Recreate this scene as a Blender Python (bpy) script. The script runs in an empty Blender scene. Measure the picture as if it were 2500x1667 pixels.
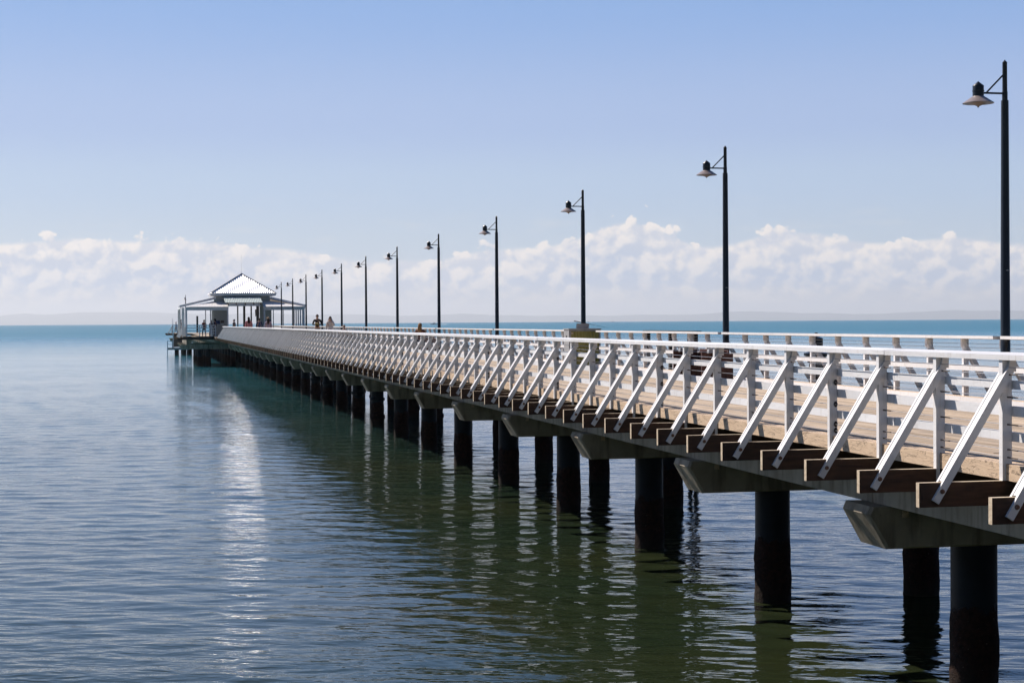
import bpy, bmesh, math, random
import numpy as np
from mathutils import Vector, Matrix
random.seed(7)
R = math.radians
scene = bpy.context.scene

# ------------------------------------------------------------------ camera
CAMZ = 4.05
cam_d = bpy.data.cameras.new('camera')
cam = bpy.data.objects.new('camera', cam_d)
scene.collection.objects.link(cam)
YAW, PITCH, ROLL = 0.2152, 0.0119, 0.0059
fw = Vector((math.sin(YAW)*math.cos(PITCH), math.cos(YAW)*math.cos(PITCH), -math.sin(PITCH)))
r0 = Vector((math.cos(YAW), -math.sin(YAW), 0))
u0 = r0.cross(fw)
rx = r0*math.cos(ROLL) - u0*math.sin(ROLL)
ux = r0*math.sin(ROLL) + u0*math.cos(ROLL)
M3 = Matrix((rx, ux, -fw)).transposed()
cam.matrix_world = Matrix.Translation((0, 0, CAMZ)) @ M3.to_4x4()
cam_d.lens = 4100*36/2500
cam_d.sensor_width = 36
cam_d.clip_start = 0.2
cam_d.clip_end = 120000
scene.camera = cam

# ------------------------------------------------------------------ sun and view
SUN_EL, SUN_AZ = R(42.0), R(-36)          # azimuth measured clockwise from +Y
sun_dir = Vector((math.sin(SUN_AZ)*math.cos(SUN_EL), math.cos(SUN_AZ)*math.cos(SUN_EL), math.sin(SUN_EL)))
sl = bpy.data.lights.new('sun', 'SUN'); sl.energy = 5.0; sl.angle = R(0.53); sl.color = (1.0, 0.90, 0.80)
so = bpy.data.objects.new('sun', sl); scene.collection.objects.link(so)
so.rotation_euler = sun_dir.to_track_quat('Z', 'Y').to_euler()
vs = scene.view_settings
scene.display_settings.display_device = 'sRGB'
vs.view_transform = 'Standard'; vs.look = 'None'; vs.exposure = 0.3; vs.gamma = 1.0; vs.use_curve_mapping = False

# ------------------------------------------------------------------ world: clear sky with a bank of cumulus low over the sea
world = bpy.data.worlds.new("World"); scene.world = world; world.use_nodes = True
wt = world.node_tree; wt.nodes.clear()
class NT:
    """small helper to wire nodes"""
    def __init__(s, tree): s.t = tree
    def n(s, typ, **kw):
        nd = s.t.nodes.new(typ)
        for k, v in kw.items(): setattr(nd, k, v)
        return nd
    def l(s, a, b): s.t.links.new(a, b)
    def val(s, sock, v):
        if hasattr(v, 'is_output') or isinstance(v, bpy.types.NodeSocket): s.l(v, sock)
        else: sock.default_value = v
    def m(s, op, a, b=None, c=None, clamp=False):
        nd = s.n('ShaderNodeMath', operation=op); nd.use_clamp = clamp
        s.val(nd.inputs[0], a)
        if b is not None: s.val(nd.inputs[1], b)
        if c is not None: s.val(nd.inputs[2], c)
        return nd.outputs[0]
    def mr(s, v, a, b, c=0.0, d=1.0, smooth=False):
        nd = s.n('ShaderNodeMapRange'); nd.interpolation_type = 'SMOOTHSTEP' if smooth else 'LINEAR'
        s.val(nd.inputs[0], v)
        for i, q in enumerate((a, b, c, d)): s.val(nd.inputs[i+1], q)
        return nd.outputs[0]
    def mix(s, f, a, b, mode='MIX'):
        nd = s.n('ShaderNodeMix', data_type='RGBA'); nd.blend_type = mode; nd.clamp_factor = True
        s.val(nd.inputs[0], f)
        for i, q in ((6, a), (7, b)):
            if isinstance(q, tuple): q = (q[0], q[1], q[2], 1)
            s.val(nd.inputs[i], q)
        return nd.outputs[2]
    def noise(s, vec, scale, detail=4, rough=0.5, dist=0.0, dim='3D'):
        nd = s.n('ShaderNodeTexNoise'); nd.noise_dimensions = dim
        if vec is not None: s.l(vec, nd.inputs['Vector'])
        nd.inputs['Scale'].default_value = scale; nd.inputs['Detail'].default_value = detail
        nd.inputs['Roughness'].default_value = rough; nd.inputs['Distortion'].default_value = dist
        return nd.outputs[0]
    def comb(s, x, y, z=0.0):
        nd = s.n('ShaderNodeCombineXYZ')
        for i, q in enumerate((x, y, z)): s.val(nd.inputs[i], q)
        return nd.outputs[0]

W = NT(wt)
SKY_STR = 0.095
sky = W.n('ShaderNodeTexSky', sky_type='NISHITA'); sky.sun_disc = False
sky.sun_elevation = SUN_EL; sky.sun_rotation = SUN_AZ
sky.altitude = 0; sky.air_density = 1.0; sky.dust_density = 0.6; sky.ozone_density = 2.2
tc = W.n('ShaderNodeTexCoord'); sep = W.n('ShaderNodeSeparateXYZ'); W.l(tc.outputs['Generated'], sep.inputs[0])
az = W.m('MULTIPLY', W.m('ARCTAN2', sep.outputs[0], sep.outputs[1]), 57.2958)     # degrees, clockwise from +Y
el = W.m('MULTIPLY', W.m('ARCSINE', sep.outputs[2]), 57.2958)
# outline of the bank (degrees of elevation), wandering with azimuth; fine towers ride on it
v1 = W.comb(az, 0.0, 3.1)
azf = W.mr(W.m('COSINE', W.m('DIVIDE', az, 57.2958)), -0.6, 0.8, 0.27, 1.0, smooth=True)     # the sky pales towards the sun's side
top = W.m('ADD', 3.2, W.m('MULTIPLY', W.m('SUBTRACT', W.noise(v1, 0.20, 2, 0.5), 0.5), 1.1))
for a0_, w0_, h0_ in ((-2.5, 5.0, 0.30), (16.1, 1.7, 0.55), (22.0, 2.2, 0.45), (8.9, 2.6, -0.6), (27.0, 1.2, 0.3)):      # two towering heads, a dip between the banks
    q_ = W.m('DIVIDE', W.m('SUBTRACT', az, a0_), w0_)
    top = W.m('ADD', top, W.m('MULTIPLY', W.m('POWER', 2.718, W.m('MULTIPLY', W.m('MULTIPLY', q_, q_), -1.0)), h0_))
top = W.m('SUBTRACT', top, W.m('MULTIPLY', W.m('SUBTRACT', 1.0, azf), 3.0))
vp = W.comb(az, W.m('MULTIPLY', el, 1.2), 1.7)
warp = W.n('ShaderNodeTexNoise'); W.l(vp, warp.inputs['Vector']); warp.inputs['Scale'].default_value = 0.8; warp.inputs['Detail'].default_value = 2
vw = W.n('ShaderNodeVectorMath', operation='MULTIPLY_ADD'); W.l(warp.outputs[1], vw.inputs[0]); vw.inputs[1].default_value = (0.6, 0.5, 0); W.l(vp, vw.inputs[2])
vpw = vw.outputs[0]
def billow(off, det=6):
    va = W.n('ShaderNodeVectorMath', operation='ADD'); W.l(vpw, va.inputs[0]); va.inputs[1].default_value = off
    a = W.noise(va.outputs[0], 0.62, det, 0.56)
    vo = W.n('ShaderNodeTexVoronoi', feature='SMOOTH_F1'); W.l(va.outputs[0], vo.inputs['Vector'])
    vo.inputs['Scale'].default_value = 1.2; vo.inputs['Smoothness'].default_value = 0.5
    vo.inputs['Detail'].default_value = 2.5; vo.inputs['Roughness'].default_value = 0.55
    return W.m('ADD', W.m('MULTIPLY', a, 1.3), W.m('MULTIPLY', W.m('SUBTRACT', 0.62, vo.outputs['Distance']), 0.85))
b0 = billow((0, 0, 0)); b1 = billow((-0.20, 0.30, 0))
field = W.m('ADD', W.m('SUBTRACT', top, el), W.m('MULTIPLY', W.m('SUBTRACT', b0, 0.90), 1.35))
field = W.m('MAXIMUM', field, W.m('MULTIPLY', W.m('SUBTRACT', W.m('SUBTRACT', top, 0.62), el), 1.1))
field = W.m('MINIMUM', field, W.m('MULTIPLY', W.m('SUBTRACT', W.m('ADD', top, 0.26), el), 0.8))
mask = W.mr(field, 0.0, 0.22, smooth=True)
lit = W.mr(W.m('SUBTRACT', b0, b1), -0.20, 0.30)                      # slopes that face the sun, upper left
edge = W.mr(field, 1.6, 0.15, 0.0, 1.0)
litf = W.m('ADD', W.m('MULTIPLY', lit, 0.75), W.m('MULTIPLY', edge, 0.38), clamp=True)
k = 0.82/SKY_STR
def kc(r, g, b): return (r*k, g*k, b*k)
ccol = W.mix(litf, kc(0.50, 0.585, 0.745), kc(0.96, 0.90, 0.865))
low = W.mr(el, 1.45, 0.15, 0.0, 0.92, smooth=True)                  # the bank sinks into pale haze at its foot
ccol = W.mix(low, ccol, kc(0.72, 0.665, 0.62))
mask2 = W.m('MAXIMUM', mask, W.mr(el, 1.6, 0.3, 0.0, 1.0, smooth=True))
# clear sky by elevation, blended with the physical sky so that it stays brighter towards the sun
rp = W.n('ShaderNodeValToRGB'); W.l(W.mr(el, 0.0, 90.0), rp.inputs[0]); cr = rp.color_ramp
stops = [(0, .60, .63, .68), (2.5, .515, .62, .775), (4.6, .46, .585, .80), (6.7, .385, .505, .79), (11, .256, .422, .775), (20, .19, .39, .82), (40, .080, .20, .53), (90, .03, .06, .17)]
cr.interpolation = 'EASE'
cr.elements[0].position = 0; cr.elements[1].position = 1
for e_, r_, g_, b_ in stops[1:-1]: cr.elements.new(e_/90.0)
for q, (e_, r_, g_, b_) in zip(cr.elements, stops): q.color = (r_, g_, b_, 1)
sc_ = W.n('ShaderNodeVectorMath', operation='SCALE'); W.l(rp.outputs[0], sc_.inputs[0]); sc_.inputs['Scale'].default_value = k
hz = W.mix(0.12, sc_.outputs[0], sky.outputs[0])
veil = W.m('MULTIPLY', W.mr(W.noise(W.comb(W.m('MULTIPLY', az, 0.35), W.m('MULTIPLY', el, 2.0), 5.0), 1.0, 4, 0.55), 0.55, 0.75), W.mr(el, 4.6, 3.0, 0.0, 0.30))
hz = W.mix(veil, hz, kc(0.74, 0.74, 0.76))
fin = W.mix(mask2, hz, ccol)
below = W.mr(el, -0.02, 0.0)
fin = W.mix(below, kc(0.30, 0.36, 0.42), fin)
fs_ = W.n('ShaderNodeVectorMath', operation='SCALE'); W.l(fin, fs_.inputs[0]); W.l(azf, fs_.inputs['Scale'])
bg = W.n('ShaderNodeBackground'); W.l(fs_.outputs[0], bg.inputs[0]); bg.inputs[1].default_value = SKY_STR
wo = W.n('ShaderNodeOutputWorld'); W.l(bg.outputs[0], wo.inputs[0])
world.cycles.sampling_method = 'MANUAL'; world.cycles.sample_map_resolution = 1024

cy = scene.cycles
cy.use_denoising = True
try: cy.denoiser = 'OPENIMAGEDENOISE'; cy.denoising_input_passes = 'RGB_ALBEDO_NORMAL'; cy.denoising_prefilter = 'ACCURATE'
except Exception: pass
cy.use_adaptive_sampling = True; cy.adaptive_threshold = 0.025
cy.max_bounces = 5; cy.diffuse_bounces = 2; cy.glossy_bounces = 3; cy.transmission_bounces = 4; cy.volume_bounces = 0
cy.sample_clamp_direct = 7.0; cy.sample_clamp_indirect = 120.0; cy.caustics_reflective = False; cy.caustics_refractive = False

# ------------------------------------------------------------------ materials
def mat(name):
    m = bpy.data.materials.new(name); m.use_nodes = True
    t = NT(m.node_tree); b = m.node_tree.nodes['Principled BSDF']
    return m, t, b
def gen(t, which='Object', scale=(1, 1, 1)):
    c = t.n('ShaderNodeTexCoord'); mp = t.n('ShaderNodeMapping'); t.l(c.outputs[which], mp.inputs[0]); mp.inputs['Scale'].default_value = scale
    return mp.outputs[0]
def world_pos(t, scale=(1, 1, 1)):
    g = t.n('ShaderNodeNewGeometry'); mp = t.n('ShaderNodeMapping'); t.l(g.outputs['Position'], mp.inputs[0]); mp.inputs['Scale'].default_value = scale
    return mp.outputs[0]
def bump(t, b, h, dist, strength=1.0):
    n = t.n('ShaderNodeBump'); t.l(h, n.inputs['Height']); n.inputs['Distance'].default_value = dist; n.inputs['Strength'].default_value = strength
    t.l(n.outputs[0], b.inputs['Normal']); return n
def simple(name, c1, c2, rough=0.6, scale=3.0, stretch=(1, 1, 1), metallic=0.0, bd=0.0, vary=0.0, spec=0.5):
    m, t, b = mat(name)
    p = world_pos(t, stretch)
    f = t.mr(t.noise(p, scale, 5, 0.6), 0.35, 0.65)
    col = t.mix(f, c1, c2)
    if vary:
        oi = t.n('ShaderNodeObjectInfo'); hs = t.n('ShaderNodeHueSaturation'); t.l(col, hs.inputs['Color'])
        t.l(t.mr(oi.outputs['Random'], 0, 1, 1-vary, 1+vary), hs.inputs['Value']); col = hs.outputs[0]
    t.l(col, b.inputs['Base Color']); b.inputs['Roughness'].default_value = rough; b.inputs['Metallic'].default_value = metallic
    b.inputs['Specular IOR Level'].default_value = spec
    if bd: bump(t, b, t.noise(p, scale*2, 4, 0.6), bd)
    return m
def white_timber():
    m, t, b = mat('white_paint')
    g = t.n('ShaderNodeNewGeometry'); sp = t.n('ShaderNodeSeparateXYZ'); t.l(g.outputs['Position'], sp.inputs[0])
    base = t.mix(t.mr(t.noise(world_pos(t, (1, 1, 2.5)), 1.6, 5, 0.6), 0.35, 0.65), (0.86, 0.86, 0.875), (0.79, 0.785, 0.80))
    st = t.noise(t.comb(t.m('MULTIPLY', sp.outputs[0], 22), t.m('MULTIPLY', sp.outputs[1], 22), t.m('MULTIPLY', sp.outputs[2], 2.5)), 1.0, 4, 0.65)
    col = t.mix(t.mr(st, 0.56, 0.74, 0.0, 0.45), base, (0.50, 0.45, 0.39))
    fl = t.noise(world_pos(t), 45, 3, 0.6)
    col = t.mix(t.mr(fl, 0.70, 0.74, 0.0, 0.55), col, (0.34, 0.27, 0.21))
    oi = t.n('ShaderNodeObjectInfo'); hs = t.n('ShaderNodeHueSaturation'); t.l(col, hs.inputs['Color']); t.l(t.mr(oi.outputs['Random'], 0, 1, 0.93, 1.05), hs.inputs['Value'])
    t.l(hs.outputs[0], b.inputs['Base Color']); b.inputs['Roughness'].default_value = 0.55
    bump(t, b, t.noise(world_pos(t, (1, 1, 3)), 9, 4, 0.6), 0.003)
    return m
WHITE = white_timber()
WHITE_ = simple('white_paint', (0.86, 0.84, 0.825), (0.79, 0.77, 0.755), 0.5, 1.6, (1, 1, 2.5), bd=0.002, vary=0.04)
WHITE2 = simple('white_boards', (0.74, 0.74, 0.75), (0.66, 0.66, 0.68), 0.6, 2.0)
SHADEWHITE = simple('shaded_white_paint', (0.64, 0.67, 0.74), (0.58, 0.61, 0.68), 0.5, 2.0)  # white paint with the bluish shade put into its colour
LAMP = simple('dark_lamp_paint', (0.012, 0.018, 0.026), (0.008, 0.013, 0.020), 0.32, 4.0)
SHADE = simple('bronze_shade_paint', (0.31, 0.26, 0.25), (0.26, 0.21, 0.20), 0.35, 6.0)
STEEL = simple('galvanised_steel', (0.42, 0.42, 0.42), (0.33, 0.33, 0.34), 0.35, 20.0, metallic=0.9)
DARKSTEEL = simple('dark_steel', (0.03, 0.028, 0.03), (0.06, 0.04, 0.035), 0.5, 20.0, metallic=0.4)
LITCREAM = simple('cream_sunlit_tone', (0.72, 0.60, 0.45), (0.50, 0.40, 0.28), 0.8, 25.0)  # cream of the joist ends and tops, sunlight put into the colour
RUST = simple('rusty_bolt', (0.26, 0.13, 0.08), (0.12, 0.06, 0.04), 0.8, 60.0)
BROWN = simple('dark_red_timber', (0.085, 0.028, 0.020), (0.055, 0.018, 0.014), 0.55, 3.0, (4, 4, 1), vary=0.15)
TIMBERBLACK = simple('weathered_dark_timber', (0.06, 0.045, 0.038), (0.03, 0.025, 0.022), 0.8, 4.0, (3, 3, 0.6))
CABGREY = simple('grey_cabinet_steel', (0.36, 0.37, 0.38), (0.31, 0.32, 0.34), 0.5, 5.0)
OLIVE = simple('olive_green_steel', (0.32, 0.30, 0.085), (0.26, 0.245, 0.07), 0.5, 4.0)
CARD = simple('grey_case', (0.42, 0.38, 0.36), (0.36, 0.33, 0.32), 0.6, 6.0)
CARDB = simple('brown_case', (0.10, 0.055, 0.035), (0.075, 0.04, 0.03), 0.6, 6.0)
BLUESIGN = simple('blue_sign', (0.02, 0.05, 0.20), (0.018, 0.045, 0.17), 0.5, 3.0)
BROWNSIGN = simple('brown_sign', (0.16, 0.12, 0.10), (0.13, 0.10, 0.09), 0.5, 3.0)
DOORGREY = simple('grey_door_panel', (0.20, 0.19, 0.19), (0.16, 0.155, 0.16), 0.6, 3.0)
CLOTH = simple('faded_cloth', (0.45, 0.28, 0.22), (0.35, 0.22, 0.18), 0.9, 3.0)
HILLM = simple('hill_forest', (0.045, 0.06, 0.035), (0.07, 0.075, 0.045), 0.95, 0.004)
BOATW = simple('white_boat_gel', (0.78, 0.78, 0.78), (0.7, 0.7, 0.7), 0.3, 1.0)
FOAM = simple('foam', (0.9, 0.9, 0.9), (0.8, 0.82, 0.83), 0.9, 1.0)
DARKGLASS = simple('dark_glass', (0.02, 0.025, 0.03), (0.015, 0.02, 0.025), 0.1, 1.0)

def wood_deck():
    m, t, b = mat('weathered_deck_timber')
    oi = t.n('ShaderNodeObjectInfo')
    g = t.n('ShaderNodeNewGeometry')
    sp = t.n('ShaderNodeSeparateXYZ'); t.l(g.outputs['Position'], sp.inputs[0])
    row = t.m('FLOOR', t.m('DIVIDE', t.m('SUBTRACT', sp.outputs[0], 7.165), 0.14))
    wn = t.n('ShaderNodeTexWhiteNoise', noise_dimensions='2D'); t.l(t.comb(row, t.m('FLOOR', t.m('DIVIDE', sp.outputs[1], 6.0))), wn.inputs['Vector'])
    p = t.comb(t.m('MULTIPLY', sp.outputs[0], 38), t.m('MULTIPLY', sp.outputs[1], 1.3), row)
    grain = t.noise(p, 1.0, 5, 0.65, 0.4)
    col = t.mix(t.mr(grain, 0.35, 0.7), (0.54, 0.425, 0.30), (0.27, 0.20, 0.135))
    big = t.noise(t.comb(sp.outputs[0], t.m('MULTIPLY', sp.outputs[1], 0.5), 0.0), 1.6, 3, 0.6)
    col = t.mix(t.mr(big, 0.4, 0.7, 0.0, 0.35), col, (0.60, 0.48, 0.37))
    hs = t.n('ShaderNodeHueSaturation'); t.l(col, hs.inputs['Color']); t.l(t.mr(wn.outputs['Value'], 0, 1, 0.78, 1.22), hs.inputs['Value'])
    t.l(hs.outputs[0], b.inputs['Base Color']); b.inputs['Roughness'].default_value = 0.8
    bump(t, b, grain, 0.004)
    return m
def wood_kerb():
    m, t, b = mat('bleached_hardwood_kerb')
    g = t.n('ShaderNodeNewGeometry'); sp = t.n('ShaderNodeSeparateXYZ'); t.l(g.outputs['Position'], sp.inputs[0])
    p = t.comb(t.m('MULTIPLY', sp.outputs[0], 6), t.m('MULTIPLY', sp.outputs[1], 1.4), t.m('MULTIPLY', sp.outputs[2], 9))
    nz = t.noise(p, 1.5, 5, 0.6, 1.5)
    rings = t.m('FRACT', t.m('MULTIPLY', nz, 7.0))
    col = t.mix(t.mr(rings, 0.0, 1.0, 0.0, 0.55), (0.70, 0.53, 0.37), (0.50, 0.35, 0.23))
    crack = t.mr(t.m('ABSOLUTE', t.m('SUBTRACT', t.noise(p, 1.1, 4, 0.55, 2.2), 0.5)), 0.012, 0.0)
    col = t.mix(t.m('MULTIPLY', crack, 0.8), col, (0.10, 0.06, 0.04))
    t.l(col, b.inputs['Base Color']); b.inputs['Roughness'].default_value = 0.8
    bump(t, b, t.m('SUBTRACT', nz, crack), 0.006)
    return m
def wood_joist():
    m, t, b = mat('shaded_stained_joist_timber')
    g = t.n('ShaderNodeNewGeometry'); sp = t.n('ShaderNodeSeparateXYZ'); t.l(g.outputs['Position'], sp.inputs[0])
    p = t.comb(t.m('MULTIPLY', sp.outputs[0], 1.6), sp.outputs[1], t.m('MULTIPLY', sp.outputs[2], 14))
    gr = t.noise(p, 1.6, 5, 0.65, 0.6)
    st = t.noise(t.comb(t.m('MULTIPLY', sp.outputs[0], 2.2), sp.outputs[1], sp.outputs[2]), 1.2, 3, 0.5)
    col = t.mix(t.mr(gr, 0.35, 0.7), (0.10, 0.048, 0.027), (0.036, 0.018, 0.012))  # dark tone carries the shade on the joist sides
    col = t.mix(t.mr(st, 0.55, 0.7, 0.0, 0.7), col, (0.022, 0.014, 0.011))
    oi = t.n('ShaderNodeObjectInfo'); hs = t.n('ShaderNodeHueSaturation'); t.l(col, hs.inputs['Color']); t.l(t.mr(oi.outputs['Random'], 0, 1, 0.55, 1.35), hs.inputs['Value'])
    t.l(hs.outputs[0], b.inputs['Base Color']); b.inputs['Roughness'].default_value = 0.75
    bump(t, b, gr, 0.003)
    return m
def concrete():
    m, t, b = mat('weathered_concrete')
    g = t.n('ShaderNodeNewGeometry'); sp = t.n('ShaderNodeSeparateXYZ'); t.l(g.outputs['Position'], sp.inputs[0])
    p = world_pos(t)
    cl = t.noise(p, 1.3, 5, 0.6)
    streak = t.noise(t.comb(t.m('MULTIPLY', sp.outputs[0], 4), t.m('MULTIPLY', sp.outputs[1], 4), t.m('MULTIPLY', sp.outputs[2], 0.6)), 1.5, 4, 0.6)
    col = t.mix(t.mr(cl, 0.35, 0.65), (0.47, 0.40, 0.31), (0.31, 0.26, 0.19))
    col = t.mix(t.mr(streak, 0.48, 0.68, 0.0, 0.75), col, (0.14, 0.11, 0.08))
    pit = t.mr(t.noise(p, 22, 2, 0.5), 0.72, 0.78, 0.0, 0.6)
    col = t.mix(pit, col, (0.08, 0.075, 0.07))
    t.l(col, b.inputs['Base Color']); b.inputs['Roughness'].default_value = 0.85
    bump(t, b, t.noise(p, 14, 4, 0.6), 0.004)
    return m
def pile_mat():
    m, t, b = mat('coated_steel_pile')
    g = t.n('ShaderNodeNewGeometry'); sp = t.n('ShaderNodeSeparateXYZ'); t.l(g.outputs['Position'], sp.inputs[0])
    p = world_pos(t)
    edge = t.m('ADD', sp.outputs[2], t.m('MULTIPLY', t.m('SUBTRACT', t.noise(p, 4, 5, 0.7), 0.5), 0.55))
    foul = t.mr(edge, 0.93, 0.86)
    rough_n = t.noise(p, 14, 5, 0.7)
    fc = t.mix(t.mr(rough_n, 0.35, 0.65), (0.045, 0.020, 0.014), (0.014, 0.009, 0.008))
    spots = t.mr(t.noise(p, 30, 2, 0.5), 0.70, 0.76, 0.0, 0.6)
    fc = t.mix(spots, fc, (0.22, 0.19, 0.16))
    fc = t.mix(t.mr(edge, 0.35, 0.05, 0.0, 0.7), fc, (0.02, 0.018, 0.014))
    pc = t.mix(t.mr(t.noise(p, 3, 4, 0.6), 0.4, 0.7), (0.011, 0.017, 0.025), (0.007, 0.009, 0.013))
    t.l(t.mix(foul, pc, fc), b.inputs['Base Color'])
    t.l(t.mr(foul, 0, 1, 0.55, 0.9), b.inputs['Roughness']); b.inputs['Specular IOR Level'].default_value = 0.18
    bump(t, b, t.m('MULTIPLY', t.m('ADD', rough_n, t.m('MULTIPLY', spots, 0.5)), foul), 0.03)
    return m
DECK, KERB, JOIST, CONC, PILE = wood_deck(), wood_kerb(), wood_joist(), concrete(), pile_mat()

def roof_mat():
    m, t, b = mat('white_corrugated_roofing')
    st = t.noise(world_pos(t, (2, 1, 1)), 0.8, 4, 0.6)
    col = t.mix(t.mr(st, 0.5, 0.75, 0.0, 0.5), (0.82, 0.82, 0.83), (0.60, 0.58, 0.56))
    t.l(col, b.inputs['Base Color']); b.inputs['Roughness'].default_value = 0.31; b.inputs["Metallic"].default_value = 0.62
    b.inputs['Specular IOR Level'].default_value = 0.6
    return m
ROOF = roof_mat()
VROOF = simple('white_verandah_roofing', (0.88, 0.86, 0.85), (0.80, 0.78, 0.77), 0.45, 0.8)
def awning_mat():
    m, t, b = mat('translucent_ribbed_sheet')
    c = t.n('ShaderNodeTexCoord'); sp = t.n('ShaderNodeSeparateXYZ'); t.l(c.outputs['UV'], sp.inputs[0])
    rib = t.m('SINE', t.m('MULTIPLY', sp.outputs[0], 6.2832/0.16))
    t.l(t.mix(t.mr(rib, -1, 1), (0.62, 0.74, 0.70), (0.72, 0.82, 0.80)), b.inputs['Base Color']); b.inputs['Roughness'].default_value = 0.4
    b.inputs['Transmission Weight'].default_value = 0.25
    bump(t, b, rib, 0.01)
    return m
AWN = awning_mat()
def weatherboard():
    m, t, b = mat('weatherboard')
    g = t.n('ShaderNodeNewGeometry'); sp = t.n('ShaderNodeSeparateXYZ'); t.l(g.outputs['Position'], sp.inputs[0])
    st = t.noise(world_pos(t), 1.5, 3, 0.5)
    t.l(t.mix(st, (0.56, 0.56, 0.55), (0.48, 0.48, 0.48)), b.inputs['Base Color']); b.inputs['Roughness'].default_value = 0.7
    return m
WBOARD = weatherboard()

# ------------------------------------------------------------------ mesh helpers
class MB:
    def __init__(s): s.v = []; s.f = []; s.mi = []; s.uv = {}
    def add(s, vs, fs, mi=0):
        o = len(s.v); s.v += [tuple(v) for v in vs]
        for f in fs: s.f.append(tuple(o+i for i in f)); s.mi.append(mi)
        return s
    def box(s, x0, x1, y0, y1, z0, z1, mi=0):
        return s.add([(x0,y0,z0),(x1,y0,z0),(x1,y1,z0),(x0,y1,z0),(x0,y0,z1),(x1,y0,z1),(x1,y1,z1),(x0,y1,z1)],
                     [(0,3,2,1),(4,5,6,7),(0,1,5,4),(1,2,6,5),(2,3,7,6),(3,0,4,7)], mi)
    def prism_y(s, poly, y0, y1, mi=0):
        """poly of (x,z) extruded along y"""
        n = len(poly); area = sum(poly[i][0]*poly[(i+1)%n][1]-poly[(i+1)%n][0]*poly[i][1] for i in range(n))
        if area < 0: poly = poly[::-1]
        vs = [(x, y0, z) for x, z in poly]+[(x, y1, z) for x, z in poly]
        fs = [tuple(range(n)), tuple(range(2*n-1, n-1, -1))]
        fs += [(i, i+n, (i+1)%n+n, (i+1)%n) for i in range(n)]
        return s.add(vs, fs, mi)
    def prism_x(s, poly, x0, x1, mi=0):
        n = len(poly)
        area = sum(poly[i][0]*poly[(i+1)%n][1]-poly[(i+1)%n][0]*poly[i][1] for i in range(n))
        if area < 0: poly = poly[::-1]
        vs = [(x0, y, z) for y, z in poly]+[(x1, y, z) for y, z in poly]
        fs = [tuple(range(n-1, -1, -1)), tuple(range(n, 2*n))]
        fs += [((i+1)%n, (i+1)%n+n, i+n, i) for i in range(n)]
        return s.add(vs, fs, mi)
    def tube(s, p, q, r0, r1=None, n=12, mi=0, cap=True):
        r1 = r0 if r1 is None else r1
        p, q = Vector(p), Vector(q); d = (q-p).normalized()
        a = d.orthogonal().normalized(); b = d.cross(a)
        vs = []
        for c, r in ((p, r0), (q, r1)):
            for i in range(n):
                t = 2*math.pi*i/n; vs.append(c+a*(r*math.cos(t))+b*(r*math.sin(t)))
        fs = [(i, (i+1)%n, (i+1)%n+n, i+n) for i in range(n)]
        if cap: fs += [tuple(range(n-1, -1, -1)), tuple(range(n, 2*n))]
        return s.add(vs, fs, mi)
    def bar(s, p, q, w, h, mi=0, up=(0, 0, 1)):
        p, q = Vector(p), Vector(q); d = (q-p).normalized(); side = d.cross(Vector(up)).normalized(); u = side.cross(d)
        vs = []
        for c in (p, q):
            for a, b in ((-1,-1),(1,-1),(1,1),(-1,1)): vs.append(c+side*(a*w/2)+u*(b*h/2))
        return s.add(vs, [(0,1,2,3),(7,6,5,4),(0,4,5,1),(1,5,6,2),(2,6,7,3),(3,7,4,0)], mi)
    def lathe(s, c, prof, n=20, mi=0):
        c = Vector(c); vs = []; m = len(prof)
        for r, z in prof:
            for i in range(n):
                t = 2*math.pi*i/n; vs.append((c.x+r*math.cos(t), c.y+r*math.sin(t), c.z+z))
        fs = []
        for j in range(m-1):
            for i in range(n): fs.append((j*n+i, j*n+(i+1)%n, (j+1)*n+(i+1)%n, (j+1)*n+i))
        return s.add(vs, fs, mi)
    def mesh(s, name, mats, smooth=False):
        me = bpy.data.meshes.new(name); me.from_pydata(s.v, [], s.f)
        for m in (mats if isinstance(mats, (list, tuple)) else [mats]): me.materials.append(m)
        if any(s.mi): me.polygons.foreach_set('material_index', s.mi)
        if smooth:
            me.polygons.foreach_set('use_smooth', [True]*len(me.polygons))
            try: me.set_sharp_from_angle(angle=R(35))
            except Exception: pass
        me.validate(); me.update(); return me

COL = scene.collection
def link(name, me, parent=None, loc=(0, 0, 0), rot=None, **props):
    o = bpy.data.objects.new(name, me); COL.objects.link(o); o.location = loc
    if rot is not None: o.rotation_euler = rot
    if parent is not None: o.parent = parent
    for k_, v_ in props.items(): o[k_] = v_
    return o
def thing(name, label, cat, loc=(0, 0, 0), rz=0, group=None):
    o = bpy.data.objects.new(name, None); COL.objects.link(o); o.location = loc; o.rotation_euler = (0, 0, rz)
    o.empty_display_size = 0.3; o['label'] = label; o['category'] = cat
    if group: o['group'] = group
    return o
def struct(name, me, loc=(0, 0, 0)): return link(name, me, loc=loc, kind='structure')
def copy_tree(o, parent=None):
    c = o.copy(); COL.objects.link(c)
    if parent is not None: c.parent = parent
    for ch in list(o.children): copy_tree(ch, c)
    return c
Z = CAMZ                                                     # heights below are written relative to the eye (Z + h)

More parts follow.
